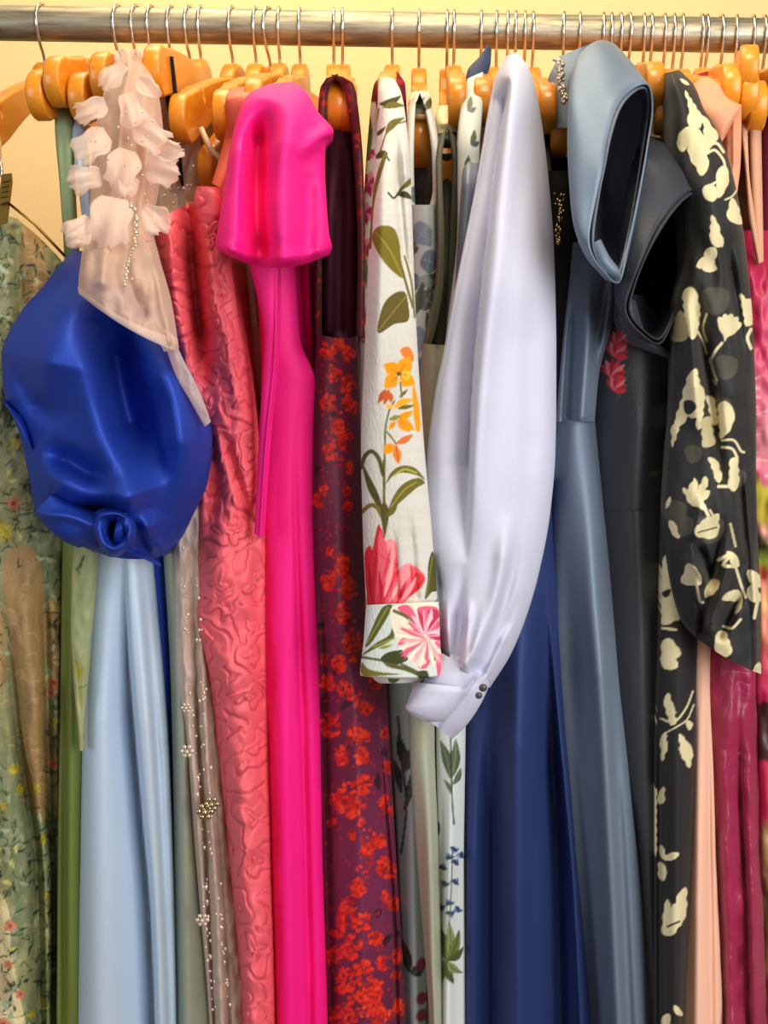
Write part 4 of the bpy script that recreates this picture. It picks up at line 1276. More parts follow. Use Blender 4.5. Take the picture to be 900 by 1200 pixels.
cloth(g, 'strap', M_DKSTRAP, [q(524, 150, 534, 160, -.235), q(530, 190, 537, 190, -.24), r(280, 526, 535), r(340, 524, 532), r(404, 520, 530)], Y=-.24, T=.008, step=1.6)
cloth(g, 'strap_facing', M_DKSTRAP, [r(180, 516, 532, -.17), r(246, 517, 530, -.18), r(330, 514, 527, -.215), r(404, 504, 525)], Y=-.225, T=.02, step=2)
cloth(g, 'shoulder_roll', satin('cream_satin', (226, 214, 176), .45), [q(514, 124, 532, 122, -.18), q(510, 140, 536, 140, -.195), q(512, 158, 536, 156, -.20)], T=.04, step=1.6, folds=[(.005, 3, [(512, 146), (536, 144)])])
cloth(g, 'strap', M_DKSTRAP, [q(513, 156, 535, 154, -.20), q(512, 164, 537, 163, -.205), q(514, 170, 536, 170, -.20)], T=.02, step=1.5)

# 15 white satin with blue flowers -------------------------------------------
def draw_blueflower(P):
    GR, GD = (78, 92, 62), (52, 66, 48)
    for x0, y0, x1, y1, w in ((528, 912, 516, 868, 12), (529, 912, 534, 866, 12), (530, 920, 540, 900, 7), (528, 930, 520, 914, 5)):
        P.leaf(x0, y0, x1, y1, w, GR, 2, (120, 132, 96))
    P.line([(528, 862), (529, 910), (530, 940), (532, 966)], 2, GD)
    for x, y in ((526, 1004), (534, 1010), (519, 1016), (532, 996), (521, 1036), (534, 1033), (540, 1002), (526, 1058), (517, 1064), (536, 1066), (528, 1071)):
        for k in range(3):
            a = x * 1.7 + k * 2.1
            P.leaf(x - 4 * math.cos(a), y - 3 * math.sin(a), x + 7 * math.cos(a), y + 5 * math.sin(a), 5, [(70, 96, 134), (112, 140, 170), (46, 66, 104)][k], 1)
    P.line([(530, 1000), (528, 1060), (524, 1120)], 1.6, GR); P.leaf(512, 982, 514, 962, 6, GD)
    for k, (x, y, w) in enumerate(((508, 1108, 10), (514, 1086, 10), (526, 1080, 11), (538, 1090, 10), (543, 1110, 9), (508, 1140, 11), (518, 1152, 11), (532, 1153, 11), (542, 1140, 10))):
        P.leaf(524, 1126, x, y, w, [(104, 116, 60), (78, 90, 46), (132, 142, 86)][k % 3], 3, (60, 70, 36))
    # top
    for x, y in ((548, 130), (552, 170), (545, 200), (556, 110), (550, 220)):
        P.leaf(x, y, x + 4, y - 18, 7, GR, 1); P.leaf(x, y, x + 10, y - 4, 7, (74, 84, 104), 1)


g = dress('white satin dress with small blue flowers, a narrow strip left of the navy gown', 532)
cloth(g, 'gown', M_PRINT, [q(548, 92, 566, 84, -.18), q(541, 118, 566, 112, -.22), r(180, 536, 562), r(260, 536, 562), r(400, 522, 552), r(600, 512, 548), r(840, 511, 546), r(1000, 513, 544), r(1200, 506, 546), r(HEM, 504, 548)], Y=-.25, hook=535, step=1.4, draw=draw_blueflower, base=(206, 214, 212),
      folds=[(.012, 8, [(530, 860), (524, 1200), (524, HEM)]), (-.006, 4, [(518, 900), (514, HEM)])])
M_STEELB = satin('steel_blue_satin', (128, 140, 160), .38)
g = dress('steel blue satin dress, thin strip tucked against the lilac sleeve', 582, hem=900)
cloth(g, 'bodice', M_STEELB, [r(140, 546, 562, -.2), r(220, 541, 562), r(300, 536, 560), r(420, 530, 556), r(620, 528, 556), r(770, 540, 560)], Y=-.262, T=.2, step=2.5, folds=[(.008, 5, [(550, 160), (540, 340)])])
M_NAVYT = satin('navy_tip_fabric', (48, 60, 92), .5)
cloth(g, 'shoulder_tip', M_NAVYT, [q(572, 52, 576, 58, -.13), q(562, 66, 575, 74, -.15), q(548, 82, 570, 90, -.16), q(545, 96, 566, 106, -.165)], T=.02, step=1.5)

# 16 lilac sleeve -------------------------------------------------------------
M_LILAC = satin('lilac_satin', (198, 201, 224), .5, metal=0)
g = dress('lilac satin dress with a long full sleeve gathered into a wide cuff', 595)
cloth(g, 'bodice', M_LILAC, [r(90, 588, 622, -.2), r(200, 575, 632), r(400, 560, 640), r(620, 560, 630)], Y=-.23, hook=595, step=5)
sl16 = cloth(g, 'sleeve', M_LILAC, [q(592, 66, 606, 61, -.25), q(581, 90, 620, 80, -.28), q(573, 130, 631, 120, -.30), q(566, 170, 638, 165, -.31), q(556, 225, 644, 220, -.32), q(544, 285, 649, 285, -.33), q(532, 345, 651, 345), q(520, 410, 652, 410), q(508, 470, 652, 470),
                             q(500, 540, 651, 530), q(497, 610, 645, 600), q(500, 670, 632, 670), q(506, 715, 616, 725), q(513, 745, 598, 768), q(519, 770, 574, 806)],
      Y=-.335, T=.10, step=2, edge=.045, noise=.002, nscale=50,
      folds=[(-.040, 18, [(596, 90), (582, 180), (570, 280), (561, 360), (553, 450), (548, 560), (545, 660)], -1, (.05, .2)), (.012, 14, [(602, 80), (592, 180), (582, 290), (572, 380), (564, 470), (559, 580), (558, 680)]),
             (-.010, 7, [(606, 600), (602, 660), (584, 725), (560, 784)], 0, (.5, 0)), (.008, 9, [(594, 600), (584, 690), (560, 770)]), (-.010, 6, [(544, 660), (536, 720), (530, 768)], 0, (.6, 0)), (.008, 5, [(520, 690), (524, 740), (526, 772)], 0, (.6, 0)), (-.008, 4, [(512, 660), (520, 740), (522, 770)]),
             (.010, 6, [(570, 700), (558, 750), (546, 780)], 0, (.7, 0)), (-.010, 5, [(610, 690), (590, 740), (566, 790)], 0, (.7, 0)), (.008, 5, [(598, 730), (580, 766), (566, 796)]), (-.006, 12, [(620, 300), (622, 500), (616, 640)]), (-.006, 3, [(546, 720), (538, 776)]), (.006, 4, [(552, 700), (544, 776)])])
cloth(sl16, 'cuff', M_LILAC, [q(516, 764, 575, 800, -.336), q(504, 786, 563, 826, -.338), q(492, 806, 545, 852, -.335), q(478, 826, 530, 866, -.33)], T=.05, step=1.6, edge=.022, folds=[(-.005, 2, [(556, 798), (520, 842), (512, 858)], 1)])
cloth(sl16, 'cuff', M_LILAC, [q(492, 800, 550, 806, -.342), q(482, 810, 556, 812, -.344), q(478, 822, 540, 830, -.344), q(475, 830, 512, 846, -.34), q(482, 838, 500, 846, -.335)], T=.02, step=1.6)
v, f = join([ball(at(566, 806, -.352), .0035, 8, 5, (1, .5, 1)), ball(at(561, 815, -.352), .003, 8, 5, (1, .5, 1))])
part(sl16, 'cuff_button', v, f, plain('button_dark', (70, 66, 72), .3))
# 17 navy gown ------------------------------------------------------------------
M_NAVY = satin('navy_satin', (42, 60, 114), .44, metal=.4)
g = dress('navy blue satin gown skirt flaring below the lilac cuff', 615)
cloth(g, 'skirt', M_NAVY, [r(560, 606, 646), r(640, 592, 650), r(720, 570, 656), r(800, 552, 660), r(860, 544, 664), r(900, 541, 668), r(1000, 539, 676), r(1200, 538, 692), r(HEM, 534, 702)], Y=-.255, hook=615, step=2.5, edge=.04,
      folds=[(.02, 16, [(614, 640), (608, 800), (606, 1000), (608, HEM)]), (-.034, 12, [(636, 690), (644, 860), (652, 1040), (660, HEM)]), (.016, 4, [(640, 670), (656, 860), (674, 1060), (690, HEM)]), (-.018, 10, [(584, 760), (574, 900), (572, HEM)]), (.012, 10, [(560, 820), (552, 1000), (552, HEM)])])
cloth(g, 'bodice', M_NAVY, [r(140, 608, 628, -.17), r(300, 610, 640), r(580, 606, 646)], Y=-.2, T=.2, step=5)

# 18 black sequined ---------------------------------------------------------------
M_BLK = satin('black_crepe', (24, 22, 24), .55)
g = dress('black dress with a gold sequin line, a dark strip beside the slate dress', 661)
cloth(g, 'gown', M_BLK, [r(200, 640, 674), r(300, 644, 678), r(500, 646, 680), r(800, 640, 684), r(HEM, 660, 700)], Y=-.215, hook=661, step=3)
cloth(g, 'strap', M_BLK, [q(638, 122, 668, 118, -.18), q(637, 132, 669, 128, -.19), q(638, 150, 643, 150, -.19), r(210, 640, 648, -.205)], T=.02, step=2)
cloth(g, 'lining', M_BLK, [r(150, 640, 670), r(210, 640, 674)], Y=-.15, T=.05, step=3)
ms = []; R6 = np.random.RandomState(9)
for k in range(46):
    y = R6.uniform(226, 286); x = 654 + (286 - y) * .05 + R6.normal() * 1.8
    ms.append(ball(at(x, y, -.234), R6.uniform(.0007, .0016), 6, 4))
v, f = join(ms); o = part(g, 'sequin_trim', v, f, plain('gold_sequins', (214, 190, 130), .18, 1.0)); o['kind'] = 'stuff'

# 19 slate blue satin -----------------------------------------------------------------
M_SLATE = satin('slate_blue_satin', (116, 132, 152), .44, metal=.45)
M_SLATE_D = satin('slate_lining', (66, 78, 102), .4)
g = dress('slate blue satin gown with a big open folded sleeve and waist seam', 679)
cloth(g, 'bodice', M_SLATE, [r(284, 672, 716), r(330, 668, 730), r(380, 662, 718), r(440, 656, 702), r(494, 652, 697)], Y=-.245, hook=675, step=2.2, folds=[(.012, 9, [(690, 320), (688, 400), (682, 490)]), (-.012, 4, [(712, 320), (700, 400), (696, 430)]), (-.01, 6, [(672, 330), (664, 490)])])
cloth(g, 'skirt', M_SLATE, [r(492, 652, 698), r(560, 646, 706), r(640, 642, 716), r(720, 642, 724), r(800, 648, 730), r(900, 656, 742), r(1000, 664, 752), r(1200, 684, 768), r(HEM, 694, 780)], Y=-.247, hook=675, step=2.4, edge=.045,
      folds=[(-.012, 14, [(664, 520), (664, 700), (680, 960), (706, HEM)]), (.02, 12, [(690, 520), (696, 680), (712, 900), (736, HEM)]), (-.008, 7, [(706, 760), (724, 960), (746, HEM)]), (.01, 8, [(716, 700), (734, 940), (758, HEM)])])
sl19 = loft(g, 'sleeve', M_SLATE, [
    [(760, 100, -0.335), (764, 128, -0.325), (758, 170, -0.320), (748, 225, -0.320), (737, 285, -0.330), (726, 330, -0.350), (706, 318, -0.370), (691, 287, -0.385), (698, 235, -0.380), (706, 195, -0.375), (713, 160, -0.370), (724, 125, -0.360), (742, 104, -0.345)],
    [(738, 74, -0.305), (760, 112, -0.275), (756, 175, -0.265), (748, 230, -0.265), (738, 285, -0.285), (722, 326, -0.315), (692, 308, -0.345), (675, 268, -0.370), (669, 215, -0.370), (667, 160, -0.360), (669, 110, -0.345), (680, 72, -0.325), (708, 52, -0.310)],
    [(724, 58, -0.210), (744, 100, -0.180), (744, 180, -0.170), (740, 240, -0.170), (728, 290, -0.190), (710, 315, -0.210), (690, 300, -0.230), (676, 260, -0.275), (670, 210, -0.285), (669, 150, -0.280), (672, 100, -0.270), (682, 66, -0.230), (702, 50, -0.215)]],
     n=88, noise=.004)
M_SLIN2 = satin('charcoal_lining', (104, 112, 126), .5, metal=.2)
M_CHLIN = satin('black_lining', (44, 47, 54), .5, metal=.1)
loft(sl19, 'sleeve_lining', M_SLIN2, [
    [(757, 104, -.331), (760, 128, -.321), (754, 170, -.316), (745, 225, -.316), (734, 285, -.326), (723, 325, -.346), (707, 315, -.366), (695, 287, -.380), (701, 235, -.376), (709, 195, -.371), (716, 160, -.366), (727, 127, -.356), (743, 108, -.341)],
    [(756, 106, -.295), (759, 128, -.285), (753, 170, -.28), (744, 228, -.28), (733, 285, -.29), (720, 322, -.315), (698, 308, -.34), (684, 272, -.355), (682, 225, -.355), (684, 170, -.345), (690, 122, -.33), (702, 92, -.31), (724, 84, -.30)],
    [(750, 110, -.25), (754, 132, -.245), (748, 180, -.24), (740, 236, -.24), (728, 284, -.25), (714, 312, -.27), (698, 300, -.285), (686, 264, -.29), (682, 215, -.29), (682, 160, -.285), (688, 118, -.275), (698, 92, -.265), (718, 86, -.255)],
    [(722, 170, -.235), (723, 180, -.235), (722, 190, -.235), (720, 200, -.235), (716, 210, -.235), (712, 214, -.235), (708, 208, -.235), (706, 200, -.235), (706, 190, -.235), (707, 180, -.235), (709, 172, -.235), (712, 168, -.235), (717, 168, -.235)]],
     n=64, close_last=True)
cloth(g, 'sleeve_fold', M_SLATE, [q(689, 288, 704, 280, -.372), q(694, 302, 714, 300, -.367), q(702, 318, 728, 322, -.362), q(712, 328, 727, 331, -.35)], T=.02, step=1.6)
cloth(g, 'shoulder', M_SLATE, [q(655, 66, 690, 52, -.19), q(644, 90, 692, 80, -.20), q(642, 120, 676, 120, -.205), q(650, 150, 674, 150, -.21)], T=.06, step=2.2)
ms = []
for k in range(60):
    t = k / 59
    x = 654 + 8 * t + R6.normal() * 2.0; y = 70 + 50 * t
    ms.append(ball(at(x, y, -.222 - .004 * t), R6.uniform(.0014, .0026), 6, 4))
v, f = join(ms); o = part(g, 'crystal_trim', v, f, plain('crystal_dark', (200, 186, 170), .1, .6)); o['kind'] = 'stuff'

# 21 charcoal with ruffle -------------------------------------------------------------
def draw_charcoal(P):
    for (cx, cy, s) in ((722, 412, 1.0), (718, 436, 1.1), (736, 316, .9), (724, 398, .8), (722, 452, .9)):
        for k, a in enumerate(np.linspace(-2.6, .4, 7)):
            P.leaf(cx - 2, cy + 6, cx + 15 * s * math.cos(a), cy + 15 * s * math.sin(a), 7 * s, [(206, 44, 60), (226, 116, 130), (170, 26, 44)][k % 3], 1)
    P.line([(722, 470), (734, 444), (738, 430)], 1.4, (70, 76, 50)); P.line([(730, 345), (740, 360)], 1.4, (90, 96, 70)); P.leaf(760, 556, 776, 552, 6, (86, 84, 54), 1)


M_CHARP = fabric('charcoal_satin_print', printed=True, rough=.42, spec=.45, weave=.12, sheen=.1)
M_CHAR = satin('charcoal_satin', (50, 54, 64), .4)
g = dress('charcoal satin dress with flared ruffle sleeve and small red embroidered tulips', 736)
cloth(g, 'bodice', M_CHARP, [q(694, 340, 752, 346, -.222), q(694, 380, 801, 424, None, 2), r(470, 694, 794), r(520, 694, 786), r(600, 700, 778)], Y=-.232, hook=740, step=1.5, draw=draw_charcoal, base=(46, 50, 58), folds=[(.005, 20, [(756, 430), (752, 520), (748, 600)], 0, (.4, 0))])
cloth(g, 'skirt', M_CHARP, [r(599, 700, 779), r(700, 710, 776), r(800, 720, 774), r(900, 732, 773), r(1000, 750, 772), r(1200, 763, 778), r(HEM, 770, 786)], Y=-.233, hook=740, step=2, draw=lambda P: None, base=(46, 50, 58), folds=[(.008, 18, [(748, 599), (754, 800), (764, HEM)])])
cloth(g, 'collar', M_CHARP, [q(722, 346, 745, 352, -.262), q(720, 372, 756, 388, -.266), q(726, 392, 788, 414, -.262), q(738, 404, 801, 426, -.255)], T=.02, step=1.5, draw=draw_charcoal, base=(52, 57, 68))
sl21 = loft(g, 'ruffle_sleeve', M_CHAR, [
    [(831, 226, -.275), (832, 250, -.265), (822, 295, -.26), (808, 335, -.262), (793, 368, -.27), (775, 402, -.285), (752, 392, -.305), (734, 366, -.318), (741, 332, -.32), (756, 294, -.318), (775, 260, -.31), (796, 234, -.30), (816, 221, -.287)],
    [(812, 200, -.255), (826, 235, -.225), (818, 290, -.215), (804, 335, -.22), (788, 372, -.23), (766, 400, -.25), (740, 388, -.275), (723, 352, -.295), (726, 312, -.30), (731, 268, -.297), (738, 222, -.288), (752, 178, -.277), (780, 176, -.265)],
    [(786, 176, -.18), (800, 220, -.15), (796, 290, -.14), (784, 335, -.145), (770, 372, -.16), (754, 390, -.17), (738, 372, -.19), (724, 340, -.21), (726, 300, -.22), (731, 255, -.22), (738, 210, -.215), (750, 168, -.205), (766, 162, -.19)]],
     n=88, noise=.004)
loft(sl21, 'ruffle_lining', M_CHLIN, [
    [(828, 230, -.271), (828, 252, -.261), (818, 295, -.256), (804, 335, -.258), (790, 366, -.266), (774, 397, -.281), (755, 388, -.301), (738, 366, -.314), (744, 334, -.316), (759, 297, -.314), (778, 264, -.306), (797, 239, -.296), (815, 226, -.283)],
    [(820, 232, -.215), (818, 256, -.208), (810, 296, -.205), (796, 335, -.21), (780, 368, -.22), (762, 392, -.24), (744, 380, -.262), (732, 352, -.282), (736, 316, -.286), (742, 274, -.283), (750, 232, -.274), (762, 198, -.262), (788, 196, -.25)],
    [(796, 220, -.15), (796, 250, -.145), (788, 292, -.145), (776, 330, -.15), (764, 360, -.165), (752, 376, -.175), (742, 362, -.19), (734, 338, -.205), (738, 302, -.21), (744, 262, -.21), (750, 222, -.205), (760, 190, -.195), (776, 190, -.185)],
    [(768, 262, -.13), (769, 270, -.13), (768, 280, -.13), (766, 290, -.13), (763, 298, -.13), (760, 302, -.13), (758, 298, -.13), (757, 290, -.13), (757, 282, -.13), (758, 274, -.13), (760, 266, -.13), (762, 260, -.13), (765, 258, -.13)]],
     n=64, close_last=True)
o = cloth(sl21, 'embroidered_tulip', M_CHARP, [r(294, 727, 743), r(332, 726, 742)], Y=-.306, T=.004, step=1.0, edge=.002,
          draw=lambda P: [P.leaf(734, 331, 734 + 20 * math.cos(a), 318 + 17 * math.sin(a), 6, [(206, 44, 60), (226, 116, 130), (170, 26, 44)][k % 3], 1) for k, a in enumerate(np.linspace(-2.6, -.4, 8))], base=(50, 54, 64))

# 22 black and cream floral chiffon ------------------------------------------------------
CR, CD, GY = (214, 204, 164), (176, 166, 128), (66, 66, 58)


def tulip(P, cx, cy, s, rot, col=CR, lobes=5):
    """flower silhouette: a cup with scalloped rim opening along rot, tail at the far end"""
    pts = []
    for t in np.linspace(-1, 1, 4 * lobes + 1):
        a = t * 1.25
        rr = s * (1.0 + .16 * abs(math.sin((t + 1) * .5 * lobes * math.pi)) - .1)
        pts.append((rr * math.sin(a), -rr * math.cos(a) * 1.05))
    pts += [(s * .55, s * .25), (s * .15, s * .62), (0, s * 1.0), (-s * .2, s * .58), (-s * .6, s * .2)]
    c, q_ = math.cos(rot), math.sin(rot)
    P.poly([(cx + x * c - y * q_, cy + x * q_ + y * c) for x, y in pts], col)


def draw_blackfloral(P):
    # shoulder
    P.poly([(797, 92), (808, 99), (803, 99)], CR, scal=.13); P.poly([(803, 106), (812, 120), (822, 136), (818, 148), (806, 144), (809, 130)], CR, scal=.13)
    tulip(P, 813, 137, 11, 2.6); P.poly([(806, 138), (814, 130), (822, 140), (820, 150), (812, 146)], CR, scal=.13)
    P.poly([(794, 163), (800, 152), (812, 148), (824, 158), (836, 166), (828, 182), (830, 196), (822, 206), (816, 196), (808, 182), (806, 170), (800, 178), (794, 172)], CR, scal=.13)
    P.poly([(824, 136), (834, 148), (842, 160), (836, 168), (826, 160)], CR, scal=.13)
    P.line([(826, 184), (830, 172), (840, 168), (848, 178)], 3.4, CR); P.line([(828, 180), (838, 176), (848, 188), (850, 200)], 3, CR)
    P.poly([(842, 198), (850, 194), (854, 206), (850, 222), (842, 232), (840, 214)], CR, scal=.13); P.line([(842, 212), (832, 218), (826, 226)], 3, CR)
    P.poly([(824, 220), (834, 216), (842, 226), (836, 236), (826, 232)], CR, scal=.13); P.line([(850, 234), (858, 230), (864, 222)], 2, CR)
    P.poly([(858, 232), (864, 240), (870, 262), (862, 262), (852, 254), (854, 244)], CR, scal=.13)
    P.poly([(834, 252), (840, 260), (848, 286), (840, 290), (832, 280)], CR, scal=.13); P.line([(838, 282), (846, 288)], 3, CR)
    P.poly([(822, 312), (828, 292), (838, 290), (840, 300), (834, 306), (840, 316), (826, 318)], CR, scal=.13); P.poly([(816, 312), (826, 300), (838, 306), (832, 318)], CR, scal=.13)
    # grey ghost blooms
    for x, y, s_ in ((838, 352, 16), (850, 430, 14), (812, 532, 10), (790, 600, 14), (800, 616, 12), (846, 476, 10), (832, 620, 16), (864, 560, 10)):
        P.poly([(x - s_, y - s_ * .5), (x - s_ * .2, y - s_), (x + s_, y - s_ * .6), (x + s_ * .8, y + s_ * .7), (x - s_ * .4, y + s_)], GY)
    # middle
    P.poly([(800, 344), (808, 336), (816, 342), (820, 364), (818, 384), (812, 398), (804, 384)], CR, scal=.13); P.poly([(786, 378), (798, 364), (806, 386), (804, 398), (788, 399)], CD, scal=.13)
    P.line([(776, 402), (786, 392), (790, 398)], 1.6, CR); P.line([(828, 368), (824, 384), (828, 400)], 2.4, CR); P.line([(816, 386), (824, 400), (828, 414)], 2.2, CR)
    tulip(P, 853, 385, 16, .25); P.line([(846, 402), (838, 412), (832, 424)], 3.4, CR); P.line([(832, 420), (836, 436), (840, 446)], 3, CR); P.line([(836, 446), (839, 450)], 2.5, CR)
    P.poly([(867, 344), (874, 350), (882, 352), (882, 380), (874, 382)], CR, scal=.13); P.line([(880, 386), (876, 396), (880, 408)], 4, CR)
    P.poly([(804, 450), (808, 438), (816, 432), (820, 450), (826, 462), (824, 480), (822, 500), (818, 504), (816, 490), (806, 488), (796, 500), (790, 518), (792, 490), (800, 466)], CR, scal=.13)
    P.poly([(802, 470), (812, 470), (816, 478), (808, 486), (802, 482)], (34, 34, 36)); P.poly([(828, 464), (836, 466), (842, 496), (836, 498)], CR, scal=.13); P.poly([(822, 492), (832, 488), (838, 520), (824, 524)], CD, scal=.13)
    P.poly([(842, 474), (850, 470), (860, 482), (858, 498), (850, 510), (844, 514)], CR, scal=.13); P.line([(846, 516), (860, 516), (868, 528), (872, 530)], 2.6, CR); P.line([(846, 524), (858, 526), (864, 536)], 3, CR)
    P.poly([(830, 536), (840, 540), (846, 560), (842, 566), (836, 552)], CR, scal=.13); P.poly([(856, 538), (864, 536), (866, 566), (860, 576), (854, 570)], CR, scal=.13); P.line([(842, 570), (856, 570)], 3.5, CR)
    P.poly([(787, 500), (792, 496), (788, 524)], CR, scal=.13)
    # lower
    P.poly([(800, 572), (806, 574), (812, 564), (814, 560), (818, 574), (826, 558), (830, 564), (826, 574), (832, 576), (824, 588), (828, 598), (818, 594), (808, 590)], CR, scal=.13); P.line([(818, 580), (826, 596), (830, 604)], 3.5, (238, 230, 196))
    P.poly([(814, 620), (826, 608), (842, 602), (842, 622), (838, 630), (824, 630), (816, 628)], CR, scal=.13); P.line([(818, 624), (840, 618)], 1.6, (40, 40, 40)); P.line([(832, 598), (840, 612)], 2.5, CR)
    P.poly([(784, 610), (790, 612), (794, 624), (797, 630), (792, 630), (786, 622)], CR, scal=.13); P.poly([(780, 596), (785, 582), (786, 588)], CR, scal=.13)
    P.line([(842, 656), (856, 650), (848, 662), (862, 664)], 4, CR); P.poly([(852, 646), (862, 650), (866, 664), (858, 662)], CR, scal=.13); P.line([(862, 664), (870, 690), (874, 700)], 3, CR); P.line([(856, 614), (862, 640)], 3, CD)
    P.poly([(826, 700), (830, 684), (836, 678), (843, 682), (838, 694), (832, 698)], CR, scal=.13); P.poly([(798, 682), (806, 660), (818, 670), (822, 684), (812, 686)], CR, scal=.13); P.line([(816, 684), (820, 704), (824, 706)], 3, CR)
    P.poly([(846, 702), (858, 692), (866, 692), (870, 706), (862, 720), (866, 704), (856, 704)], CR, scal=.13); P.line([(848, 734), (858, 736), (868, 726)], 3, CR)
    P.poly([(838, 752), (842, 740), (850, 740), (856, 756), (858, 764), (850, 770), (840, 766)], CR, scal=.13)
    P.poly([(876, 668), (890, 674), (892, 688), (880, 684)], CR, scal=.13); P.poly([(876, 690), (884, 684), (894, 702), (886, 706), (878, 702)], CR, scal=.13); P.line([(888, 704), (884, 724)], 4, CR); P.poly([(882, 788), (890, 776), (892, 792), (886, 793)], CR, scal=.13)


def draw_blackskirt(P):
    P.poly([(776, 664), (780, 650), (784, 652), (790, 656), (796, 650), (798, 668), (796, 690), (804, 706), (806, 722), (790, 728), (776, 732), (774, 690)], CR, scal=.13); P.poly([(776, 694), (786, 690), (784, 698), (778, 700)], (30, 30, 32))
    P.line([(776, 736), (792, 738)], 3, CR); P.poly([(776, 752), (784, 748), (792, 756), (798, 766), (792, 772), (794, 782), (780, 784), (775, 778)], CR, scal=.13)
    P.poly([(778, 822), (783, 812), (790, 830), (792, 848), (786, 850)], CR, scal=.13); P.line([(774, 842), (790, 846), (804, 830), (812, 810)], 2, CR); P.line([(778, 860), (796, 850), (806, 842), (813, 826)], 1.6, CR)
    P.poly([(796, 860), (804, 868), (812, 882), (808, 900), (798, 884)], CR, scal=.13); P.poly([(774, 866), (780, 858), (782, 876), (776, 892)], CR, scal=.13); P.poly([(804, 844), (812, 848), (808, 856)], CR, scal=.13)
    P.poly([(772, 930), (778, 922), (778, 940), (772, 942)], CR, scal=.13); P.poly([(774, 990), (780, 1002), (796, 1000), (788, 1008), (776, 1006)], CR, scal=.13); P.poly([(772, 1010), (780, 1016), (778, 1032), (772, 1028)], CR, scal=.13)
    P.poly([(778, 1068), (782, 1054), (786, 1064), (792, 1058), (798, 1044), (804, 1040), (804, 1066), (800, 1080), (788, 1096), (776, 1094)], CR, scal=.13); P.line([(782, 1086), (796, 1080)], 2.4, (30, 30, 32))
    P.poly([(790, 1178), (798, 1184), (800, 1190), (792, 1188)], CR, scal=.13); P.poly([(776, 1192), (784, 1188), (786, 1210), (776, 1214)], CR, scal=.13); P.poly([(763, 830), (768, 826), (768, 852), (763, 850)], CR, scal=.13); P.poly([(764, 930), (769, 924), (769, 1000), (765, 1008)], CR, scal=.13)


M_BFL = fabric('black_floral_chiffon', printed=True, rough=.62, spec=.3, weave=.15, sheen=.1)
g = dress('black chiffon dress with cream floral print and a long wrinkled sleeve', 762)
cloth(g, 'skirt', M_BFL, [r(520, 782, 820), r(640, 776, 820), r(760, 773, 817), r(900, 768, 814), r(1000, 768, 810), r(1200, 768, 801), r(HEM, 768, 798)], Y=-.262, hook=770, step=1.4, draw=draw_blackskirt, base=(30, 30, 32), folds=[(.008, 10, [(794, 700), (792, HEM)]), (-.012, 3, [(771, 700), (770, HEM)])])
cloth(g, 'sleeve', M_BFL, [q(778, 86, 796, 82, -.24), q(780, 98, 812, 98, -.26), q(784, 130, 826, 128, -.275), q(786, 170, 846, 165, -.285), q(790, 210, 859, 205, -.29), q(798, 260, 869, 255, -.292), q(800, 310, 876, 310, -.292), q(790, 360, 881, 360, -.292), q(788, 420, 884, 420, -.294),
                          q(786, 480, 886, 480, -.296), q(782, 540, 886, 540, -.298), q(778, 600, 887, 600, -.30), q(782, 650, 889, 650, -.30), q(790, 700, 892, 700, -.30), q(800, 730, 892, 745, -.30), q(814, 746, 892, 790, -.298, 4)],
      T=.07, step=1.1, draw=draw_blackfloral, base=(34, 34, 36), edge=.035, noise=.004, nscale=24,
      folds=[(-.018, 7, [(818, 330), (824, 400), (834, 460), (844, 540), (852, 600)]), (.012, 9, [(806, 330), (812, 420), (820, 520)]), (-.012, 7, [(846, 260), (862, 350), (872, 450)]), (.012, 8, [(826, 560), (818, 610), (812, 660), (830, 730)]),
             (-.014, 5, [(806, 630), (824, 650), (836, 690)]), (.012, 5, [(800, 650), (824, 676), (834, 710)]), (-.012, 5, [(850, 600), (840, 650), (828, 700), (824, 740)]), (.012, 6, [(862, 640), (846, 690), (836, 730)]), (-.014, 5, [(872, 690), (856, 720), (846, 745)]),
             (.01, 6, [(880, 620), (886, 720), (888, 780)]), (-.01, 4, [(866, 540), (872, 620), (880, 680)]), (-.01, 4, [(812, 690), (822, 720), (818, 744)])])

# 22b dark red shoulder -------------------------------------------------------------------
M_DKRED = satin('dark_red_satin', (150, 30, 50), .45)
g = dress('dark red satin dress, only its shoulder shows above the peach strap', 789, hem=760)
cloth(g, 'bodice', M_DKRED, [q(806, 90, 834, 82, -.12), q(804, 100, 842, 94, -.13), r(130, 806, 842, -.14), r(400, 812, 846, -.15), r(760, 818, 846, -.15)], T=.12, step=3)

# 23 peach ----------------------------------------------------------------------------------
M_PEACH_S = fabric('peach_chiffon', (250, 176, 140), rough=.5, alpha=.93, weave=.1, trans=.2)
M_PEACH = satin('peach_satin', (240, 190, 166), .46, metal=.1)
g = dress('peach dress with sheer chiffon shoulder and smooth satin skirt', 799)
cloth(g, 'shoulder', M_PEACH_S, [q(814, 96, 830, 90, -.22), q(809, 108, 842, 98, -.235), q(812, 126, 852, 114, -.25), q(824, 144, 862, 120, -.255), q(834, 160, 869, 124, -.255), q(840, 176, 850, 160, -.25)], T=.03, step=2)
cloth(g, 'strap', M_PEACH_S, [q(848, 130, 869, 122, -.25), r(150, 850, 869), r(190, 850, 868), q(852, 230, 864, 226, -.255), q(856, 268, 859, 264, -.26)], Y=-.245, T=.01, step=1.6, folds=[(.004, 2, [(860, 130), (860, 220)])])
cloth(g, 'strap', M_PEACH_S, [q(838, 150, 852, 134, -.24), r(200, 838, 850), r(260, 842, 856)], Y=-.23, T=.01, step=1.6)
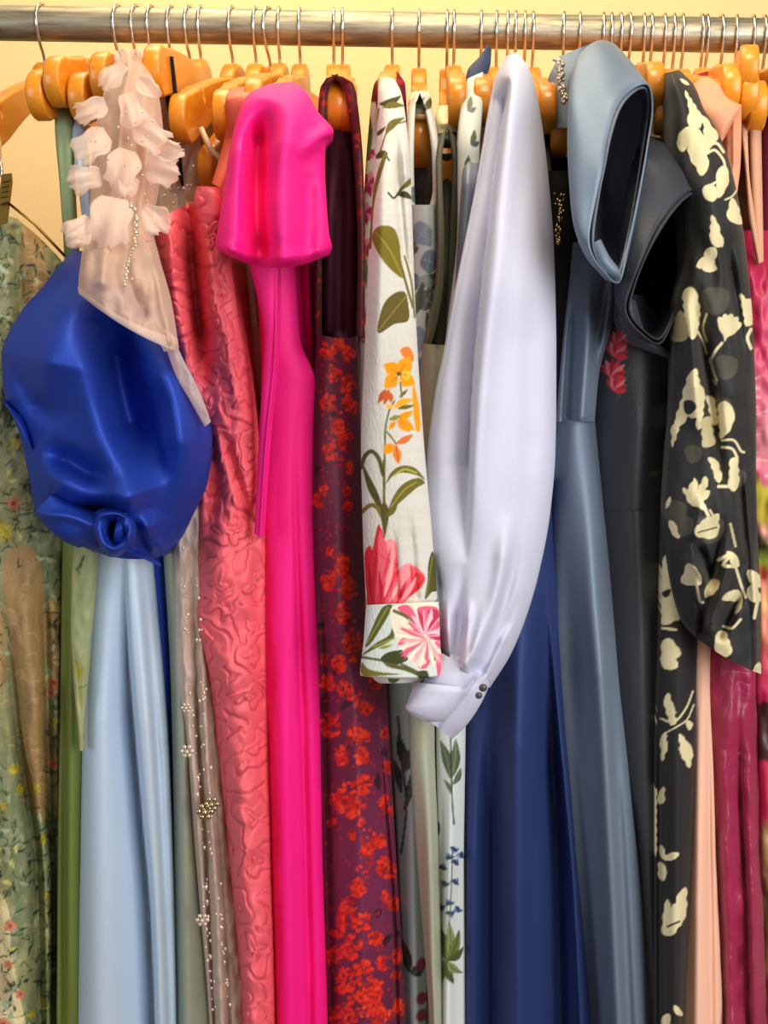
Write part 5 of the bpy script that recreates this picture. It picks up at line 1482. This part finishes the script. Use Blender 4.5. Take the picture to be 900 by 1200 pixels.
cloth(g, 'skirt', M_PEACH, [r(250, 836, 860, -.18), r(600, 822, 848, -.2), r(740, 812, 834), r(800, 813, 832), r(900, 811, 836), r(1000, 807, 839), r(1200, 799, 847), r(HEM, 796, 850)], Y=-.245, hook=790, step=2.4, folds=[(-.006, 3, [(830, 760), (832, 960), (838, HEM)]), (.008, 8, [(820, 800), (816, HEM)])])

# 24 magenta taffeta ---------------------------------------------------------------------------
M_MAG = fabric('magenta_taffeta', (152, 26, 72), rough=.42, spec=.5, weave=.12, crumple=.5, cscale=22, sheen=.2, jac=(9, .25, .004))
g = dress('magenta crushed taffeta dress near the rail end, below the black floral sleeve', 827)
cloth(g, 'gown', M_MAG, [r(300, 868, 890, -.17), r(600, 850, 888, -.2), r(720, 832, 888), r(800, 831, 888), r(900, 833, 890), r(1000, 837, 893), r(1200, 846, 900), r(HEM, 848, 904)], Y=-.235, hook=822, step=2.2, noise=.005, nscale=24,
      folds=[(-.014, 3, [(864, 780), (868, 960), (876, 1100), (878, HEM)]), (.012, 8, [(850, 780), (852, 1000), (862, HEM)]), (.012, 7, [(878, 780), (880, 960), (888, HEM)])])

# 25 pink yellow watercolour ---------------------------------------------------------------------
def draw_water(P):
    n = vnoise(P.x / 14, P.y / 26, 5) * 14 + vnoise(P.x / 5, P.y / 9, 6) * 5
    bands = [(100, (170, 30, 70)), (290, (168, 24, 70)), (400, (196, 50, 96)), (470, (210, 90, 124)), (520, (228, 140, 154)), (556, (214, 96, 130)), (566, (206, 190, 60)), (604, (196, 180, 60)), (616, (222, 150, 140)), (634, (60, 66, 30)), (648, (150, 170, 60)), (664, (190, 60, 60)),
             (676, (220, 130, 120)), (720, (232, 180, 120)), (760, (214, 90, 110)), (800, (206, 44, 96)), (822, (196, 36, 84)), (828, (64, 34, 40)), (876, (70, 40, 44)), (884, (200, 50, 90)), (960, (186, 40, 80)), (970, (150, 116, 76)), (1020, (164, 130, 90)), (1040, (96, 76, 50)), (1120, (110, 88, 56)), (1500, (140, 60, 70))]
    yy = P.y + n
    ys_ = [b[0] for b in bands]
    cl = np.array([lin(b[1]) for b in bands])
    for k in range(3):
        P.c[:, k] = np.interp(yy, ys_, cl[:, k])
    R = np.random.RandomState(4)
    for k in range(60):
        x, y = R.uniform(866, 930), R.uniform(420, 560)
        P.line([(x, y), (x + R.uniform(6, 18), y + R.uniform(-5, 5))], R.uniform(1.5, 4), [(240, 190, 190), (206, 80, 120), (228, 150, 160)][R.randint(3)], .5)


g = dress('bright pink, yellow and green watercolour print dress at the photo edge', 863)
cloth(g, 'gown', M_PRINT, [r(270, 864, 915, -.18), r(330, 866, 920), r(480, 872, 930), r(600, 876, 935), r(800, 882, 945), r(1000, 888, 950), r(HEM, 892, 960)], Y=-.232, hook=880, step=1.6, draw=draw_water, base=(200, 60, 110), noise=.005, nscale=16)
M_NUDE = fabric('nude_mesh', (206, 156, 128), rough=.5, alpha=.9, weave=.15)
cloth(g, 'strap', M_NUDE, [q(868, 146, 876, 146, -.2), q(874, 200, 878, 200, -.215), q(878, 250, 884, 248, -.225), q(888, 310, 894, 306, -.235)], T=.006, step=1.6)
cloth(g, 'strap', M_NUDE, [r(138, 878, 892, -.2), r(200, 880, 893, -.21), q(882, 250, 894, 246, -.22), q(889, 310, 895, 306, -.232)], T=.008, step=1.6)
M_WINE = satin('wine_satin', (110, 20, 48), .45)
g = dress('wine red satin dress, a thin dark strip at the photo edge', 895)
cloth(g, 'gown', M_WINE, [r(135, 888, 925, -.16), r(300, 888, 930, -.17), r(HEM, 900, 950, -.18)], T=.2, step=4)
# ------------------------------------------------------------------ camera and light
cd = bpy.data.cameras.new('camera'); co = bpy.data.objects.new('camera', cd); COL.objects.link(co)
co.location = CAM; co.rotation_euler = (math.pi / 2 - PITCH, 0, 0)
cd.sensor_fit = 'VERTICAL'; cd.sensor_height = 24.0; cd.lens = 24.0 * FPX / 1200.0
cd.clip_start = .02
SC.camera = co


def area(name, loc, tgt, size, power, col, sy=None):
    l = bpy.data.lights.new(name, 'AREA'); l.energy = power; l.color = col
    l.shape = 'RECTANGLE'; l.size = size; l.size_y = sy or size
    o = bpy.data.objects.new(name, l); COL.objects.link(o)
    o.location = loc
    d = Vector(tgt) - Vector(loc)
    o.rotation_euler = d.to_track_quat('-Z', 'Y').to_euler()
    return o


area('window_light', (1.5, -2.3, 1.9), (0.0, 0, 1.1), 1.5, 74, (1.0, .98, .95), 2.0)
area('side_fill_light', (-1.9, -1.9, 1.7), (-.1, 0, 1.1), .7, 16, (.95, .97, 1.0), 1.3)  # weak fill light added from the left front
area('ceiling_lamp', (-.15, .05, 2.45), (-.1, .12, 1.6), .8, 10, (1.0, .80, .52), .5)
area('ceiling_spot', (.15, -.75, 2.5), (.05, -.2, 1.5), .4, 11, (1.0, .80, .52), .4)
w = bpy.data.worlds.new('room_ambient'); SC.world = w; w.use_nodes = True
w.node_tree.nodes['Background'].inputs[0].default_value = (1.0, .95, .88, 1)
w.node_tree.nodes['Background'].inputs[1].default_value = .24
SC.view_settings.view_transform = 'Standard'
SC.view_settings.look = 'None'
SC.view_settings.exposure = -0.12
SC.view_settings.gamma = 1.0
SC.view_settings.use_curve_mapping = False
SC.cycles.max_bounces = 8
SC.cycles.transparent_max_bounces = 16
SC.cycles.use_denoising = True
